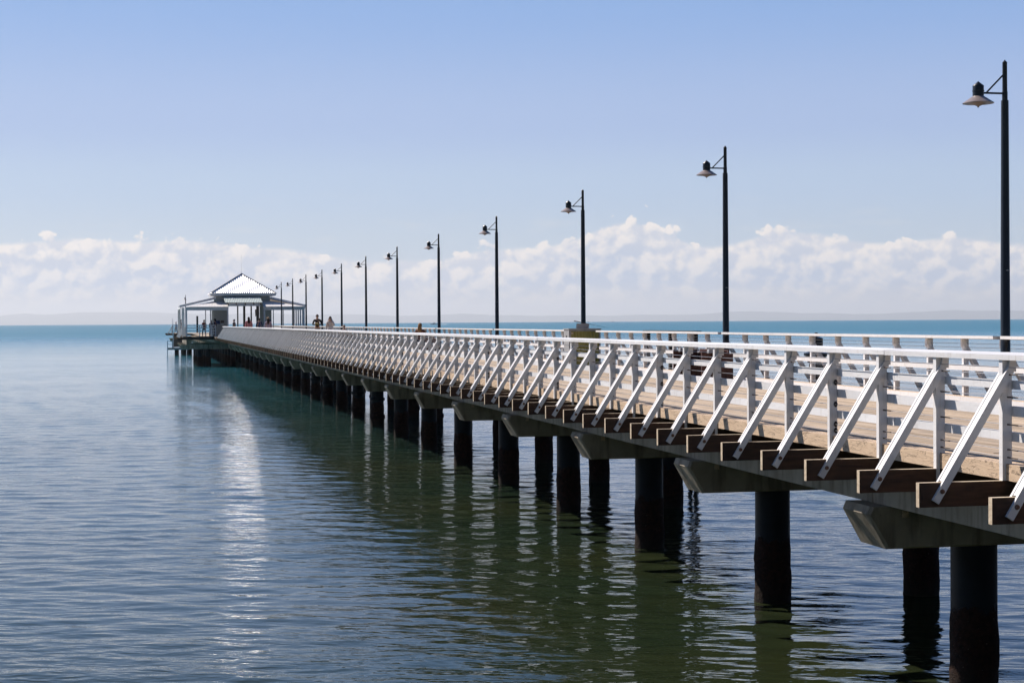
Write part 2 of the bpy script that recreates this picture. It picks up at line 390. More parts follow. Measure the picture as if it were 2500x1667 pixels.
# ------------------------------------------------------------------ sea
def build_sea():
    rng = np.random.default_rng(11)
    na, nr = 480, 1500
    a0, a1 = YAW-R(34), YAW+R(34)
    ang = np.linspace(a0, a1, na)
    rad = 12.0*np.exp(np.linspace(0, math.log(400/12.0), nr))
    A, Rr = np.meshgrid(ang, rad)
    X, Y = Rr*np.sin(A), Rr*np.cos(A)
    H = np.zeros_like(X)
    nw = 90
    for i in range(nw):
        lam = 0.32*(1.7/0.32)**(rng.random()**1.2)
        th = YAW + math.pi + rng.normal(0, 0.5) + 0.10
        slope = 0.0074*(0.6+0.8*rng.random())
        amp = slope*lam/(2*math.pi); kx, ky = 2*math.pi/lam*math.sin(th), 2*math.pi/lam*math.cos(th)
        # short waves are left to the fine relief where the mesh is too coarse for them
        step = Rr*(math.log(400/12.0)/nr)
        fade = np.clip((lam/(step*3.2)-1)/1.2, 0, 1)
        H += amp*fade*np.cos(kx*X+ky*Y+rng.random()*6.283)
    H *= np.clip((400-Rr)/60, 0, 1)*np.clip((Rr-12)/2, 0, 1)*np.minimum(1, np.minimum(A-a0, a1-A)/R(1))
    V = np.stack([X, Y, H], -1).reshape(-1, 3)
    idx = np.arange(na*nr).reshape(nr, na)
    q = np.stack([idx[:-1, :-1], idx[:-1, 1:], idx[1:, 1:], idx[1:, :-1]], -1).reshape(-1, 4)[:, ::-1]
    # surrounding calm sheet: ring sectors out to the horizon, sharing the border of the fine sheet
    RS = 8000.0
    extra_v, extra_f = [], []
    base = len(V)
    outer = idx[-1]
    ov = np.stack([RS*np.sin(ang), RS*np.cos(ang), 0*ang], -1)
    mid = np.stack([2000*np.sin(ang), 2000*np.cos(ang), 0*ang], -1)
    V = np.concatenate([V, mid, ov])
    mi_ = np.arange(base, base+na); oi_ = np.arange(base+na, base+2*na)
    f2 = [(outer[i+1], outer[i], mi_[i], mi_[i+1]) for i in range(na-1)]+[(mi_[i+1], mi_[i], oi_[i], oi_[i+1]) for i in range(na-1)]
    b2 = len(V)
    # rest of the disc behind and beside
    ang2 = np.linspace(a1, a0+2*math.pi, 120)
    ringr = [0.0, 12.0, 400.0, 2000.0, RS]
    parts = []
    for r_ in ringr[1:]:
        parts.append(np.stack([r_*np.sin(ang2), r_*np.cos(ang2), 0*ang2], -1))
    centre = np.array([[0, 0, 0.0]])
    V = np.concatenate([V]+parts+[centre]); c_i = len(V)-1
    f3 = []; f4 = []
    m2 = len(ang2)
    for j in range(3):
        s0 = b2+j*m2; s1 = b2+(j+1)*m2
        f3 += [(s0+i, s1+i, s1+i+1, s0+i+1)[::-1] for i in range(m2-1)]
    f4 += [(c_i, b2+i+1, b2+i) for i in range(m2-1)]
    f4 += [(c_i, int(idx[0, i+1]), int(idx[0, i])) for i in range(na-1)]
    quads = np.concatenate([q, np.array(f2), np.array([f for f in f3])])
    tris = np.array(f4)
    me = bpy.data.meshes.new('sea')
    me.vertices.add(len(V)); me.vertices.foreach_set('co', V.astype(np.float32).ravel())
    nl = len(quads)*4+len(tris)*3
    me.loops.add(nl); me.loops.foreach_set('vertex_index', np.concatenate([quads.ravel(), tris.ravel()]).astype(np.int32))
    me.polygons.add(len(quads)+len(tris))
    st = np.concatenate([np.arange(len(quads))*4, len(quads)*4+np.arange(len(tris))*3]).astype(np.int32)
    me.polygons.foreach_set('loop_start', st)
    me.polygons.foreach_set('use_smooth', np.ones(len(st), dtype=bool))
    me.update(calc_edges=True); me.validate()
    m, t, b = mat('sea_water')
    g = t.n('ShaderNodeNewGeometry')
    # axes turned so that x runs along the crests, y across them
    mp = t.n('ShaderNodeMapping'); mp.vector_type = 'TEXTURE'; t.l(g.outputs['Position'], mp.inputs[0]); mp.inputs['Rotation'].default_value = (0, 0, -(YAW+0.10))
    sp = t.n('ShaderNodeSeparateXYZ'); t.l(mp.outputs[0], sp.inputs[0])
    def an(sx, sy, z, det, ro, di=0.3): return t.noise(t.comb(t.m('MULTIPLY', sp.outputs[0], sx), t.m('MULTIPLY', sp.outputs[1], sy), z), 1.0, det, ro, di)
    lens = t.n('ShaderNodeVectorMath', operation='LENGTH'); t.l(g.outputs['Position'], lens.inputs[0])
    off = t.mr(lens.outputs['Value'], 70.0, 700.0, 0.0, 1.0, smooth=True)      # open water is choppier than the lee of the pier
    h = t.m('MULTIPLY', an(0.35, 1.0, 0.0, 3, 0.55), t.m('ADD', 0.012, t.m('MULTIPLY', off, 0.30)))
    h = t.m('ADD', h, t.m('MULTIPLY', an(1.3, 3.6, 4.0, 2, 0.5), 0.027))
    patch = t.mr(an(0.03, 0.06, 9.0, 2, 0.5), 0.35, 0.65, 0.55, 1.25)
    h = t.m('ADD', h, t.m('MULTIPLY', t.m('MULTIPLY', an(3.4, 8.5, 7.0, 2, 0.55), 0.0115), patch))
    h = t.m('MULTIPLY', h, patch)
    bn = bump(t, b, h, 1.0)
    shoal = t.noise(world_pos(t), 0.12, 3, 0.5)
    off2 = t.mr(lens.outputs['Value'], 20.0, 210.0, 0.0, 1.0, smooth=True)      # body colour turns bluer with distance
    t.l(t.mix(off2, t.mix(t.mr(shoal, 0.4, 0.65), (0.017, 0.028, 0.014), (0.028, 0.032, 0.011)), (0.030, 0.165, 0.225)), b.inputs['Base Color'])
    t.l(t.mr(off, 0.0, 1.0, 0.035, 0.36), b.inputs['Roughness']); b.inputs['IOR'].default_value = 1.36
    me.materials.append(m)
    return me
struct('sea', build_sea())

# ------------------------------------------------------------------ hills on the far shore
def build_hills():
    prof = [(-900, 16), (-600, 22), (-300, 18), (0, 20), (30, 24), (60, 26), (110, 22), (200, 27), (330, 28), (450, 24), (560, 22), (640, 26), (740, 18), (830, 20), (920, 18), (960, 15), (1040, 17), (1130, 20), (1200, 17),
            (1300, 14), (1420, 14), (1480, 13), (1560, 15), (1650, 14), (1700, 15), (1780, 20), (1830, 21), (1900, 19), (1960, 16), (2020, 17), (2080, 13), (2150, 13), (2230, 17), (2300, 20), (2335, 22), (2370, 18), (2450, 19), (2500, 18), (2700, 22), (3000, 14), (3400, 18)]
    D = 40000.0
    mb = []; xs = np.linspace(-900, 3400, 620)
    hs = np.interp(xs, [p[0] for p in prof], [p[1] for p in prof])
    rng = np.random.default_rng(3); sm = np.convolve(rng.normal(0, 1, 660), np.ones(9)/9, 'same')[20:640]
    hs = (hs + sm*1.1)*D/4100*1.0 + 2
    m = MB(); rows = 5; n = len(xs); vs = []
    for j in range(rows):
        f = (0, 0.55, 1.0, 0.6, 0)[j]; dd = D + (0, 300, 900, 1500, 1900)[j]
        for x, h in zip(xs, hs):
            a = YAW + math.atan((x-1250)/4100)
            vs.append((dd*math.sin(a), dd*math.cos(a), (-17 if f == 0 else h*f*(dd/D if f == 1 else 1))))
    fs = [(j*n+i, j*n+i+1, (j+1)*n+i+1, (j+1)*n+i) for j in range(rows-1) for i in range(n-1)]
    m.add(vs, fs); return m.mesh('hills', HILLM, True)
struct('hills', build_hills())

# ------------------------------------------------------------------ the pier
P0, DP = 12.75, 1.2                        # first post, spacing
K0, K1 = -6, 118
YS, YE = P0+K0*DP-0.3, 155.85              # ends of the approach
pier = thing('pier', 'long timber decked pier on concrete headstocks and dark round piles', 'pier', (9.6, 80, Z-1.3))
def pl(o):                                 # parent while keeping world placement
    o.parent = pier; o.matrix_parent_inverse = Matrix.Translation((-9.6, -80, -(Z-1.3))); return o
def part(name, me, loc=(0, 0, 0), **kw):
    o = link(name, me, loc=loc, **kw); return pl(o)
# joists
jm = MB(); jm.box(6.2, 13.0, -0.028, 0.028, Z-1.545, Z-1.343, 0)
jme = jm.mesh('joist', [JOIST, LITCREAM])
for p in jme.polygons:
    if abs(p.normal.x) > 0.9 or p.normal.z > 0.9: p.material_index = 1  # ends and top take the sunlit tone, the sides keep the shaded one
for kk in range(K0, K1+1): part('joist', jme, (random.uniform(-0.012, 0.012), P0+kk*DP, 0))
# kerb beams
for side in (0, 1):
    x0, x1 = (6.975, 7.15) if side == 0 else (12.05, 12.235)
    dz = 0 if side == 0 else 0.03
    L = 4.8; y = YS
    def kmesh(l_):
        m_ = MB().box(x0, x1, 0.006, l_-0.006, Z-1.34, Z-1.205+dz).mesh('kerb_beam', [KERB, WHITE])
        for p in m_.polygons:
            if side == 1 and p.normal.x < -0.9: p.material_index = 1
        return m_
    kme = kmesh(L)
    while y < YE-0.5:
        if y+L > YE:
            kme = kmesh(YE-y)
        part('kerb_beam', kme, (random.uniform(-0.004, 0.004), y, random.uniform(-0.004, 0.004))); y += L
# deck boards : near ones single, the rest joined
NB = 35; BX0 = 7.165; BW = 0.1385; LB = 6.0
bme = MB().box(0, 0.131, 0.004, LB-0.004, -0.04, 0).mesh('deck_board', DECK)
stuff = MB()
nseg = int((YE-YS)/LB)+1
for j in range(nseg):
    for i in range(NB):
        off = (i*2.4) % LB
        y0 = YS+j*LB-(off if j else 0); 
        if y0 > YE-0.3: continue
        dz = random.uniform(-0.003, 0.003); x = BX0+i*(BW+0.0012)
        ly = LB-0.004
        if j == 0: ly = LB-off-0.004
        ly = min(ly, YE-y0)
        if ly < 0.2: continue
        if y0 > 12 and y0 < 12+7*LB and ly > LB-0.1 and i < 36 and j < 8:
            part('deck_board', bme, (x, y0, Z-1.30+dz))
        else:
            stuff.box(x, x+0.131, y0+0.004, y0+ly, Z-1.34, Z-1.30+dz)
part('deck_boards', stuff.mesh('deck_boards', DECK), kind='stuff')
# girders, headstocks, piles
H0 = 16.81; HB = 6.0; HI0, HI1 = -2, 23
gme = MB().box(-0.2, 0.2, 0.012, HB-0.012, Z-1.968, Z-1.547).mesh('girder', CONC)
for i in range(HI0, HI1+1):
    for gx in (7.84, 9.6, 11.36):
        part('girder', gme, (gx, H0+i*HB, 0))
def headstock_mesh(xl, xr, chamf=0.035):
    t_, b_ = Z-1.972, Z-2.43
    w = 0.345
    pts = [(xl+chamf, t_), (xl, t_-0.085), (xl+0.21, b_), (xr-0.21, b_), (xr, t_-0.085), (xr-chamf, t_)]
    def inset(d):
        cx = (xl+xr)/2
        return [(x+(d if x < cx else -d), z+(d*0.6 if z < Z-2.2 else -d*0.3)) for x, z in pts]
    m = MB(); n = len(pts); ch = 0.03
    rings = [(-w, inset(ch)), (-w+ch, pts), (w-ch, pts), (w, inset(ch))]
    vs = [(x, y, z) for y, pp in rings for x, z in pp]
    fs = [tuple(range(n)), tuple(range(4*n-1, 3*n-1, -1))]
    for j in range(3): fs += [(j*n+i, (j+1)*n+i, (j+1)*n+(i+1)%n, j*n+(i+1)%n) for i in range(n)]
    m.add(vs, [f[::-1] for f in fs]); return m.mesh('headstock', CONC)
hme = headstock_mesh(7.43, 12.53)
plate = MB().box(-0.035, 0.035, -0.012, 0.0, -0.035, 0.035).mesh('marker_plate', KERB)
def pile_mesh(seed, collars=False, n=30):
    rg = np.random.default_rng(seed); zs = [-1.6, -0.2]+list(np.linspace(0.0, 1.15, 22))+[1.2, Z-2.432]
    ph = rg.random(6)*6.28; tide = 0.88+rg.uniform(-0.10, 0.10); vs = []; fs = []
    for z in zs:
        for k_ in range(n):
            a = 2*math.pi*k_/n
            edge_ = tide+0.05*math.sin(2*a+ph[0])+0.04*math.sin(5*a+ph[1])
            foul = min(1.0, max(0.0, (edge_-z)/0.18))
            r = 0.249+foul*(0.008+0.010*rg.random()+0.006*math.sin(3*a+9*z+ph[2]))
            if collars and (0.28 < z < 0.45 or 1.0 < z < 1.13): r = 0.295
            vs.append((r*math.cos(a), r*math.sin(a), z))
    for q in range(len(zs)-1):
        for k_ in range(n): fs.append((q*n+k_, q*n+(k_+1) % n, (q+1)*n+(k_+1) % n, (q+1)*n+k_))
    return MB().add(vs, fs).mesh('pile', PILE, True)
PMS = [pile_mesh(i_) for i_ in range(5)]; PMC = [pile_mesh(20+i_, True) for i_ in range(3)]; pm = PMS[0]
for i in range(HI0, HI1+1):
    y = H0+i*HB
    h = part('headstock', hme, (0, y, 0))
    if 0 <= i < 8:
        mk = link('marker_plate', plate, parent=h, loc=(7.85, -0.345, Z-2.06))
    for px in (8.81, 11.14):
        part('pile', random.choice(PMC if i >= 8 and i % 3 != 1 else PMS), (px+random.uniform(-.02, .02), y, 0))

# ------------------------------------------------------------------ railings
BR = [(6.30, -1.488), (6.354, -1.522), (7.030, -0.448), (7.030, -0.345), (6.995, -0.345), (6.985, -0.40)]
def inset_poly(poly, d):
    cx = sum(p[0] for p in poly)/len(poly); out = []
    n = len(poly)
    for i in range(n):
        a, b, c = Vector(poly[i-1]), Vector(poly[i]), Vector(poly[(i+1)%n])
        e1, e2 = (b-a).normalized(), (c-b).normalized()
        n1, n2 = Vector((-e1.y, e1.x)), Vector((-e2.y, e2.x))
        out.append(tuple(b+(n1+n2)/(1+n1.dot(n2)+1e-6)*d))
    return out
def jit(a): return random.uniform(-a, a)
def rail_kit(mir, dz):
    """meshes for one side; mir maps x"""
    def mx(x): return x if not mir else 19.21-x
    def bx(m, x0, x1, *a): xa, xb = sorted((mx(x0), mx(x1))); m.box(xa, xb, *a)
    post = MB(); bx(post, 6.938, 7.024, -0.029, 0.029, Z-1.203+dz, Z-0.338+dz)
    bx(post, 6.939, 6.9735, -0.028, 0.028, Z-1.53, Z-1.203+dz)
    bx(post, 7.025, 7.055, -0.045, -0.004, Z-0.44+dz, Z-0.336+dz)
    post = post.mesh('post', WHITE)
    def pp(poly): return [(mx(x), Z+z+(dz if z > -1 else 0)) for x, z in poly]
    br = MB(); br.prism_y(pp(BR), -0.058, -0.0305); br.prism_y(pp(BR), 0.0305, 0.058)
    inner = [(6.401, -1.337), (6.462, -1.337), (7.008, -0.47), (6.972, -0.43)]
    br.prism_y(pp(inner), -0.027, 0.027)
    br = br.mesh('brace', WHITE)
    bolt = MB().tube((mx(6.385), -0.058, Z-1.418), (mx(6.385), -0.072, Z-1.418), 0.021, 0.017, 8).mesh('bolt', RUST)
    return post, br, bolt
def handrail_mesh(mir, dz, L):
    def mx(x): return x if not mir else 19.21-x
    return MB().prism_y([(mx(6.922), Z-0.298+dz), (mx(7.15), Z-0.285+dz), (mx(7.15), Z-0.329+dz), (mx(6.922), Z-0.342+dz)], 0.003, L-0.003).mesh('handrail', WHITE)
BOARDS = [(-0.588, -0.515), (-0.808, -0.724), (-1.02, -0.943)]
WIRES = [-0.405, -0.465, -0.651, -0.878, -1.085, -1.15]
cross = MB().add([(6.998, -0.0295, -0.03), (7.015, -0.0295, -0.03), (7.015, -0.0295, 0.03), (6.998, -0.0295, 0.03), (6.980, -0.046, -0.008), (7.022, -0.046, -0.008), (7.022, -0.046, 0.008), (6.980, -0.046, 0.008)],
    [(0, 1, 2, 3), (7, 6, 5, 4), (0, 4, 5, 1), (1, 5, 6, 2), (2, 6, 7, 3), (3, 7, 4, 0)]).mesh('wire_tensioner', DARKSTEEL)
tipm = MB().tube((6.985, -0.20, 0), (6.985, -0.030, 0), 0.006, 0.007, 6).mesh('wire_fitting', DARKSTEEL)
def railing(label, mir, ks, y0, y1, dz=0.0, cuts=(), dx=0.0, group='white pier railings', skip=(), yshift=0.0):
    t = thing('pier_railing', label, 'railing', (dx+(6.98 if not mir else 12.23), (y0+y1)/2, Z-1.2), group=group)
    inv = Matrix.Translation(-Vector(t.location))
    def put(name, me, loc):
        o = link(name, me, parent=t, loc=(loc[0]+dx, loc[1], loc[2])); o.matrix_parent_inverse = inv; return o
    post, br, bolt = rail_kit(mir, dz)
    for kk in ks:
        if kk in skip: continue
        y = P0+kk*DP+yshift
        p = put('post', post, (jit(.002), y+jit(.005), 0)); b = put('brace', br, (jit(.006), y+jit(.006), jit(.006)))
        if not mir and kk < 26 and dx == 0: link('bolt', bolt, parent=b)
        if not mir and kk % 5 == 3 and kk < 40 and dx == 0:
            for zz in WIRES[1:]: link('wire_tensioner', cross, parent=p, loc=(0, 0, Z+zz))
        elif not mir and kk < 24 and dx == 0:
            for zz in WIRES[1:]: link('wire_fitting', tipm, parent=p, loc=(0, 0, Z+zz))
    # solid lengths between the cuts
    spans = []; a = y0
    for c0, c1 in sorted(cuts):
        if c0 > a: spans.append((a, c0))
        a = max(a, c1)
    if a < y1: spans.append((a, y1))
    def mx(x): return x if not mir else 19.21-x
    cache = {}
    for a, b in spans:
        n = max(1, round((b-a)/4.8)); L = (b-a)/n; key = round(L, 3)
        if key not in cache:
            xa, xb = sorted((mx(7.0255), mx(7.056)))
            cache[key] = (handrail_mesh(mir, dz, L), [MB().box(xa, xb, 0.003, L-0.003, Z+z0+dz, Z+z1+dz).mesh('rail_board', WHITE) for z0, z1 in BOARDS])
        hm, bms = cache[key]
        for i in range(n):
            put('handrail', hm, (random.uniform(-.004, .004), a+i*L, random.uniform(-.003, .003)))
            for bm_ in bms: put('rail_board', bm_, (0, a+i*L, random.uniform(-.003, .003)))
    for zz in WIRES:
        w = MB()
        for a, b in spans: w.tube((mx(6.985), a, Z+zz+dz), (mx(6.985), b, Z+zz+dz), 0.0035, n=5)
        put('wire', w.mesh('wire', STEEL, True), (0, 0, 0))
    return t
LAMPY = [22.28+12*i for i in range(12)]
railing('white timber railing with sloping braces along the near side of the pier', False, range(K0, K1+1), YS, YE)
CAB = (44.45, 45.6)
railing('white timber railing on the far side of the pier, behind the lamp posts', True, range(K0, K1+1), YS, YE, dz=0.03,
        cuts=[(y-0.10, y+0.10) for y in LAMPY]+[CAB], skip=(27,))

# ------------------------------------------------------------------ lamps
def lamp_parts(t):
    base = Z-1.17
    p = MB().lathe((0, 0, 0), [(0, 0), (0.10, 0), (0.10, 0.05), (0.0745, 0.10), (0.054, Z+3.155-base), (0.040, Z+3.157-base), (0.041, Z+3.28-base), (0.036, Z+3.285-base), (0.034, Z+3.70-base), (0.036, Z+3.705-base), (0.0, Z+3.745-base)], 20)
    link('pole', p.mesh('pole', LAMP, True), parent=t)
    plate_ = MB().box(-0.02, 0.02, -0.068, -0.060, 1.86, 1.875).mesh('number_tag', STEEL); link('number_tag', plate_, parent=t)
    za = Z+3.257-base
    link('arm', MB().tube((-0.03, 0, za), (-0.34, 0, za), 0.015, n=10).mesh('arm', LAMP, True), parent=t)
    link('arm_brace', MB().tube((-0.03, 0, Z+3.52-base), (-0.285, 0, za+0.012), 0.013, n=8).mesh('arm_brace', LAMP, True), parent=t)
    c = (-0.42, 0, 0)
    hd = link('lamp_body', MB().lathe(c, [(0.0, Z+3.425-base), (0.078, Z+3.362-base), (0.081, Z+3.355-base), (0.080, Z+3.29-base), (0.087, Z+3.288-base), (0.087, Z+3.278-base), (0.080, Z+3.276-base), (0.080, Z+3.205-base)], 24).mesh('lamp_body', LAMP, True), parent=t)
    link('lamp_shade', MB().lathe(c, [(0.080, Z+3.208-base), (0.10, Z+3.195-base), (0.222, Z+3.112-base), (0.224, Z+3.104-base), (0.215, Z+3.104-base), (0.12, Z+3.108-base)], 32).mesh('lamp_shade', SHADE, True), parent=hd)
    link('lens', MB().lathe(c, [(0.125, Z+3.108-base), (0.015, Z+3.062-base), (0.013, Z+3.045-base), (0.0, Z+3.045-base)], 24).mesh('lens', SHADE, True), parent=hd)
proto = thing('street_lamp', '', 'street lamp', (12.20, LAMPY[0], Z-1.17), group='lamps along the far railing of the pier')
lamp_parts(proto)
lamp_labels = ['tallest black lamp post, nearest, at the right edge of the picture',
 'second nearest black lamp post, rising behind the dark red timber bench',
 'black lamp post standing behind the olive green cabinet',
 'black lamp post first to the left of the one behind the green cabinet',
 'black lamp post just right of the blonde person seated in a brown coat',
 'black lamp post just left of the blonde person seated in a brown coat',
 'black lamp post midway between the bride and the blonde seated person',
 'black lamp post closest to the right of the bride in white',
 'black lamp post standing between the bride and the man in black',
 'black lamp post just left of the man in black, at the pavilion right corner',
 'second farthest of the row of lamps, in front of the right side of the pavilion',
 'farthest and shortest lamp of the row, beside the right eave of the upper pavilion roof']
for i, y in enumerate(LAMPY):
    o = proto if i == 0 else copy_tree(proto)
    o.location = (12.20, y, Z-1.17); o['label'] = lamp_labels[i]
# lone lamp beyond the pavilion, on the pier head
o = copy_tree(proto); o.location = (6.1, 221.5, Z-1.17); o.rotation_euler = (0, 0, R(80)); o['label'] = 'lone far lamp post rising over the left end of the pavilion roof'

# ------------------------------------------------------------------ things on and beside the deck
# electrical cabinet
cb = thing('electrical_cabinet', 'olive green ribbed cabinet with grey sides set into the far railing', 'cabinet', (11.885, 45.22, Z-1.30))
cb.scale = (1.15, 1, 1)
link('casing', MB().box(-0.39, 0.39, -0.27, 0.30, 0.06, 1.07).box(-0.36, 0.36, -0.25, 0.28, 0.0, 0.06).mesh('casing', CABGREY), parent=cb)
m_ = MB(); 
for i in range(9):
    x = -0.335+i*0.077; m_.prism_y_ = None
    m_.add([(x, -0.275, 0.09), (x+0.012, -0.297, 0.09), (x+0.048, -0.297, 0.09), (x+0.060, -0.275, 0.09), (x+0.077, -0.275, 0.09),
            (x, -0.275, 1.02), (x+0.012, -0.297, 1.02), (x+0.048, -0.297, 1.02), (x+0.060, -0.275, 1.02), (x+0.077, -0.275, 1.02)],
           [(0, 1, 6, 5), (1, 2, 7, 6), (2, 3, 8, 7), (3, 4, 9, 8)])
link('ribbed_panel', m_.mesh('ribbed_panel', OLIVE), parent=cb)
link('lid', MB().box(-0.41, 0.41, -0.31, 0.32, 1.07, 1.095).mesh('lid', CABGREY), parent=cb)
link('handle', MB().box(-0.402, -0.391, -0.03, 0.02, 0.78, 0.90).mesh('handle', DARKSTEEL), parent=cb)
link('label_plate', MB().box(-0.34, -0.29, -0.302, -0.2975, 0.94, 0.985).mesh('label_plate', LITCREAM), parent=cb)
link('door_edge', MB().box(0.352, 0.39, -0.300, -0.271, 0.07, 1.065).mesh('door_edge', CABGREY), parent=cb)
tb = thing('tackle_case', 'tilted grey and brown case standing on top of the green cabinet', 'case', (11.90, 45.2, Z-0.203), R(-22))
link('case_body', MB().add([(-0.17, -0.10, 0), (0.15, -0.10, 0), (0.15, 0.14, 0), (-0.17, 0.14, 0), (-0.155, -0.09, 0.135), (0.165, -0.10, 0.128), (0.165, 0.13, 0.128), (-0.155, 0.13, 0.135)],
     [(0,3,2,1),(4,5,6,7),(0,1,5,4),(1,2,6,5),(2,3,7,6),(3,0,4,7)], 0).mesh('case_body', CARD), parent=tb)
link('case_side', MB().add([(-0.178, -0.10, 0.004), (-0.178, 0.14, 0.004), (-0.163, 0.13, 0.133), (-0.163, -0.09, 0.133), (-0.171, -0.10, 0.004), (-0.171, 0.14, 0.004), (-0.156, 0.13, 0.133), (-0.156, -0.09, 0.133)],
     [(0,1,2,3),(7,6,5,4),(0,4,5,1),(3,2,6,7),(0,3,7,4),(1,5,6,2)]).mesh('case_side', CARDB), parent=tb)
fr = thing('fishing_rod', 'thin fishing rod lying across the case and sloping down to the right', 'fishing rod', (12.0, 45.2, Z-0.06))
link('rod', MB().tube((-0.1, 0, 0.012), (0.62, -0.05, -0.135), 0.006, 0.002, 6).mesh('rod', DARKSTEEL), parent=fr)
link('grip', MB().tube((-0.35, 0.02, 0.063), (-0.1, 0.0, 0.012), 0.012, 0.009, 8).mesh('grip', CARDB), parent=fr)

# timber bench with end panels
def bench(loc, label, L=1.9, group='timber benches along the far railing'):
    t = thing('bench', label, 'bench', loc, group=group)
    ep = MB()
    for i in range(5): ep.box(-0.34+i*0.138, -0.34+i*0.138+0.132, -0.022, 0.022, 0.0, 0.66 if i < 4 else 0.60)
    ep = ep.mesh('end_panel', BROWN)
    sup = MB().prism_x([(-0.10, 0.66), (-0.03, 0.66), (-0.03, 0.05), (-0.05, 0.05)], -0.12, 0.02).mesh('slanted_support', BROWN)
    capm = MB().add([(-0.24, -0.16, 0.62), (0.02, -0.16, 0.62), (0.02, -0.024, 0.62), (-0.24, -0.024, 0.62), (-0.22, -0.14, 0.70), (0.03, -0.14, 0.70), (0.03, -0.024, 0.70), (-0.22, -0.024, 0.70)],
                  [(0,3,2,1),(4,5,6,7),(0,1,5,4),(1,2,6,5),(2,3,7,6),(3,0,4,7)]).mesh('armrest_cap', CABGREY)
    for y in (0.0, L):
        link('end_panel', ep, parent=t, loc=(0, y, 0)); link('slanted_support', sup, parent=t, loc=(0, y, 0)); link('armrest_cap', capm, parent=t, loc=(0, y, 0))
    slat = MB().box(-0.055, 0.055, 0.026, L-0.026, 0, 0.03).mesh('seat_slat', BROWN)
    for i in range(4): link('seat_slat', slat, parent=t, loc=(-0.24+i*0.125, 0, 0.40))
    bs = MB().box(0, 0.03, 0.026, L-0.026, 0, 0.10).mesh('back_slat', BROWN)
    for i in range(2): link('back_slat', bs, parent=t, loc=(0.25, 0, 0.46+i*0.12))
    return t
bench((11.62, 33.2, Z-1.30), 'dark red timber bench with grey capped ends at the foot of a lamp')
bench((11.50, 69.0, Z-1.30), 'timber bench under the blonde person in a brown coat')
bench((11.50, 97.4, Z-1.30), 'timber bench beneath the low seated person, right of the bride')

# dark timber frame seen beyond the far railing
ff = thing('fender_frame', 'dark timber frame of posts and a top beam beyond the far railing, behind the bench', 'frame', (13.30, 39.6, 0))
fpm = MB().box(-0.05, 0.05, -0.05, 0.05, -1.6, Z-0.295).mesh('fender_post', TIMBERBLACK)
for yy in (0.0, 0.45, 2.0): link('fender_post', fpm, parent=ff, loc=(0, yy, 0))
link('top_beam', MB().box(-0.09, 0.09, -0.2, 4.2, Z-0.293, Z-0.26).mesh('top_beam', TIMBERBLACK), parent=ff)
link('fender_post', fpm, parent=ff, loc=(0, 4.0, 0))
mp_ = thing('bollard_light', 'short black bollard light with a thicker collar just outside the far railing', 'bollard light', (12.80, 30.75, 0))
link('shaft', MB().lathe((0, 0, 0), [(0.16, Z-1.343), (0.16, Z-1.32), (0.12, Z-1.30), (0.12, Z-1.0), (0.15, Z-0.95), (0.125, Z-0.8)], 16).mesh('shaft', TIMBERBLACK, True), parent=mp_)
link('collar', MB().lathe((0, 0, 0), [(0.17, Z-0.84), (0.19, Z-0.72), (0.24, Z-0.70), (0.24, Z-0.655), (0.10, Z-0.60)], 16).mesh('collar', LAMP, True), parent=mp_)
link('head', MB().lathe((0, 0, 0), [(0.13, Z-0.62), (0.13, Z-0.36), (0.03, Z-0.32), (0.03, Z-0.25), (0, Z-0.25)], 16).mesh('head', LAMP, True), parent=mp_)
np_ = thing('navigation_pile', 'dark flat topped pile in the sea, seen through the left bay of the pavilion', 'pile', (8.3, 245, 0))
link('shaft', MB().lathe((0, 0, 0), [(0.14, -2), (0.14, Z+1.0), (0, Z+1.0)], 14).mesh('shaft', TIMBERBLACK, True), parent=np_)
link('cap', MB().lathe((0, 0, 0), [(0.0, Z+1.0), (0.16, Z+1.0), (0.16, Z+1.05), (0, Z+1.06)], 14).mesh('cap', LAMP, True), parent=np_)

# ------------------------------------------------------------------ pier head (wide platform under the pavilion)
HX0, HX1, HY0, HY1 = 4.35, 15.9, 152.9, 213.0
head = thing('pier_platform', 'wide timber platform at the end of the pier, carrying the pavilion', 'platform', (10, 180, Z-1.3))
hinv = Matrix.Translation((-10, -180, -(Z-1.3)))
def hp(name, me, loc=(0, 0, 0), parent=None, **kw):
    o = link(name, me, loc=loc, **kw); o.parent = head; o.matrix_parent_inverse = hinv; return o
s_ = MB()
MX = 6.4                                    # the middle stretch is narrower: a notch for the stair
for i in range(84):
    x = 4.2+i*0.14
    if x > HX0-0.05: s_.box(x, x+0.131, 157.0 if (x < 7.0 or x > 12.1) else 152.9, 172.3, Z-1.34, Z-1.30)
    if x > MX-0.05: s_.box(x, x+0.131, 172.31, 219.0, Z-1.34, Z-1.30)
    s_.box(x, x+0.131, 219.01, 236.0, Z-1.34, Z-1.30)
hp('deck_boards', s_.mesh('deck_boards', DECK), kind='stuff')
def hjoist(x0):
    m_ = MB().box(x0, 16.6, -0.03, 0.03, Z-1.545, Z-1.343).mesh('joist', [JOIST, LITCREAM])
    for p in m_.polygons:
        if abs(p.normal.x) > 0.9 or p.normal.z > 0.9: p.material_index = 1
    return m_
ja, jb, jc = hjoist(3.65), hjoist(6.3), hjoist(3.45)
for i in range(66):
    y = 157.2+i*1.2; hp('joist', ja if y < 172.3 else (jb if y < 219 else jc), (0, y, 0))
hp('edge_beam', MB().box(HX0-0.2, 7.0, 156.85, 157.0, Z-1.50, Z-1.24).mesh('edge_beam', TIMBERBLACK))
hp('kerb_beam', MB().box(HX0, HX0+0.18, 157.0, 172.3, Z-1.34, Z-1.205).mesh('kerb_beam', KERB))
hg = MB().box(-0.22, 0.22, 0.01, 5.99, Z-1.968, Z-1.547).mesh('girder', CONC)
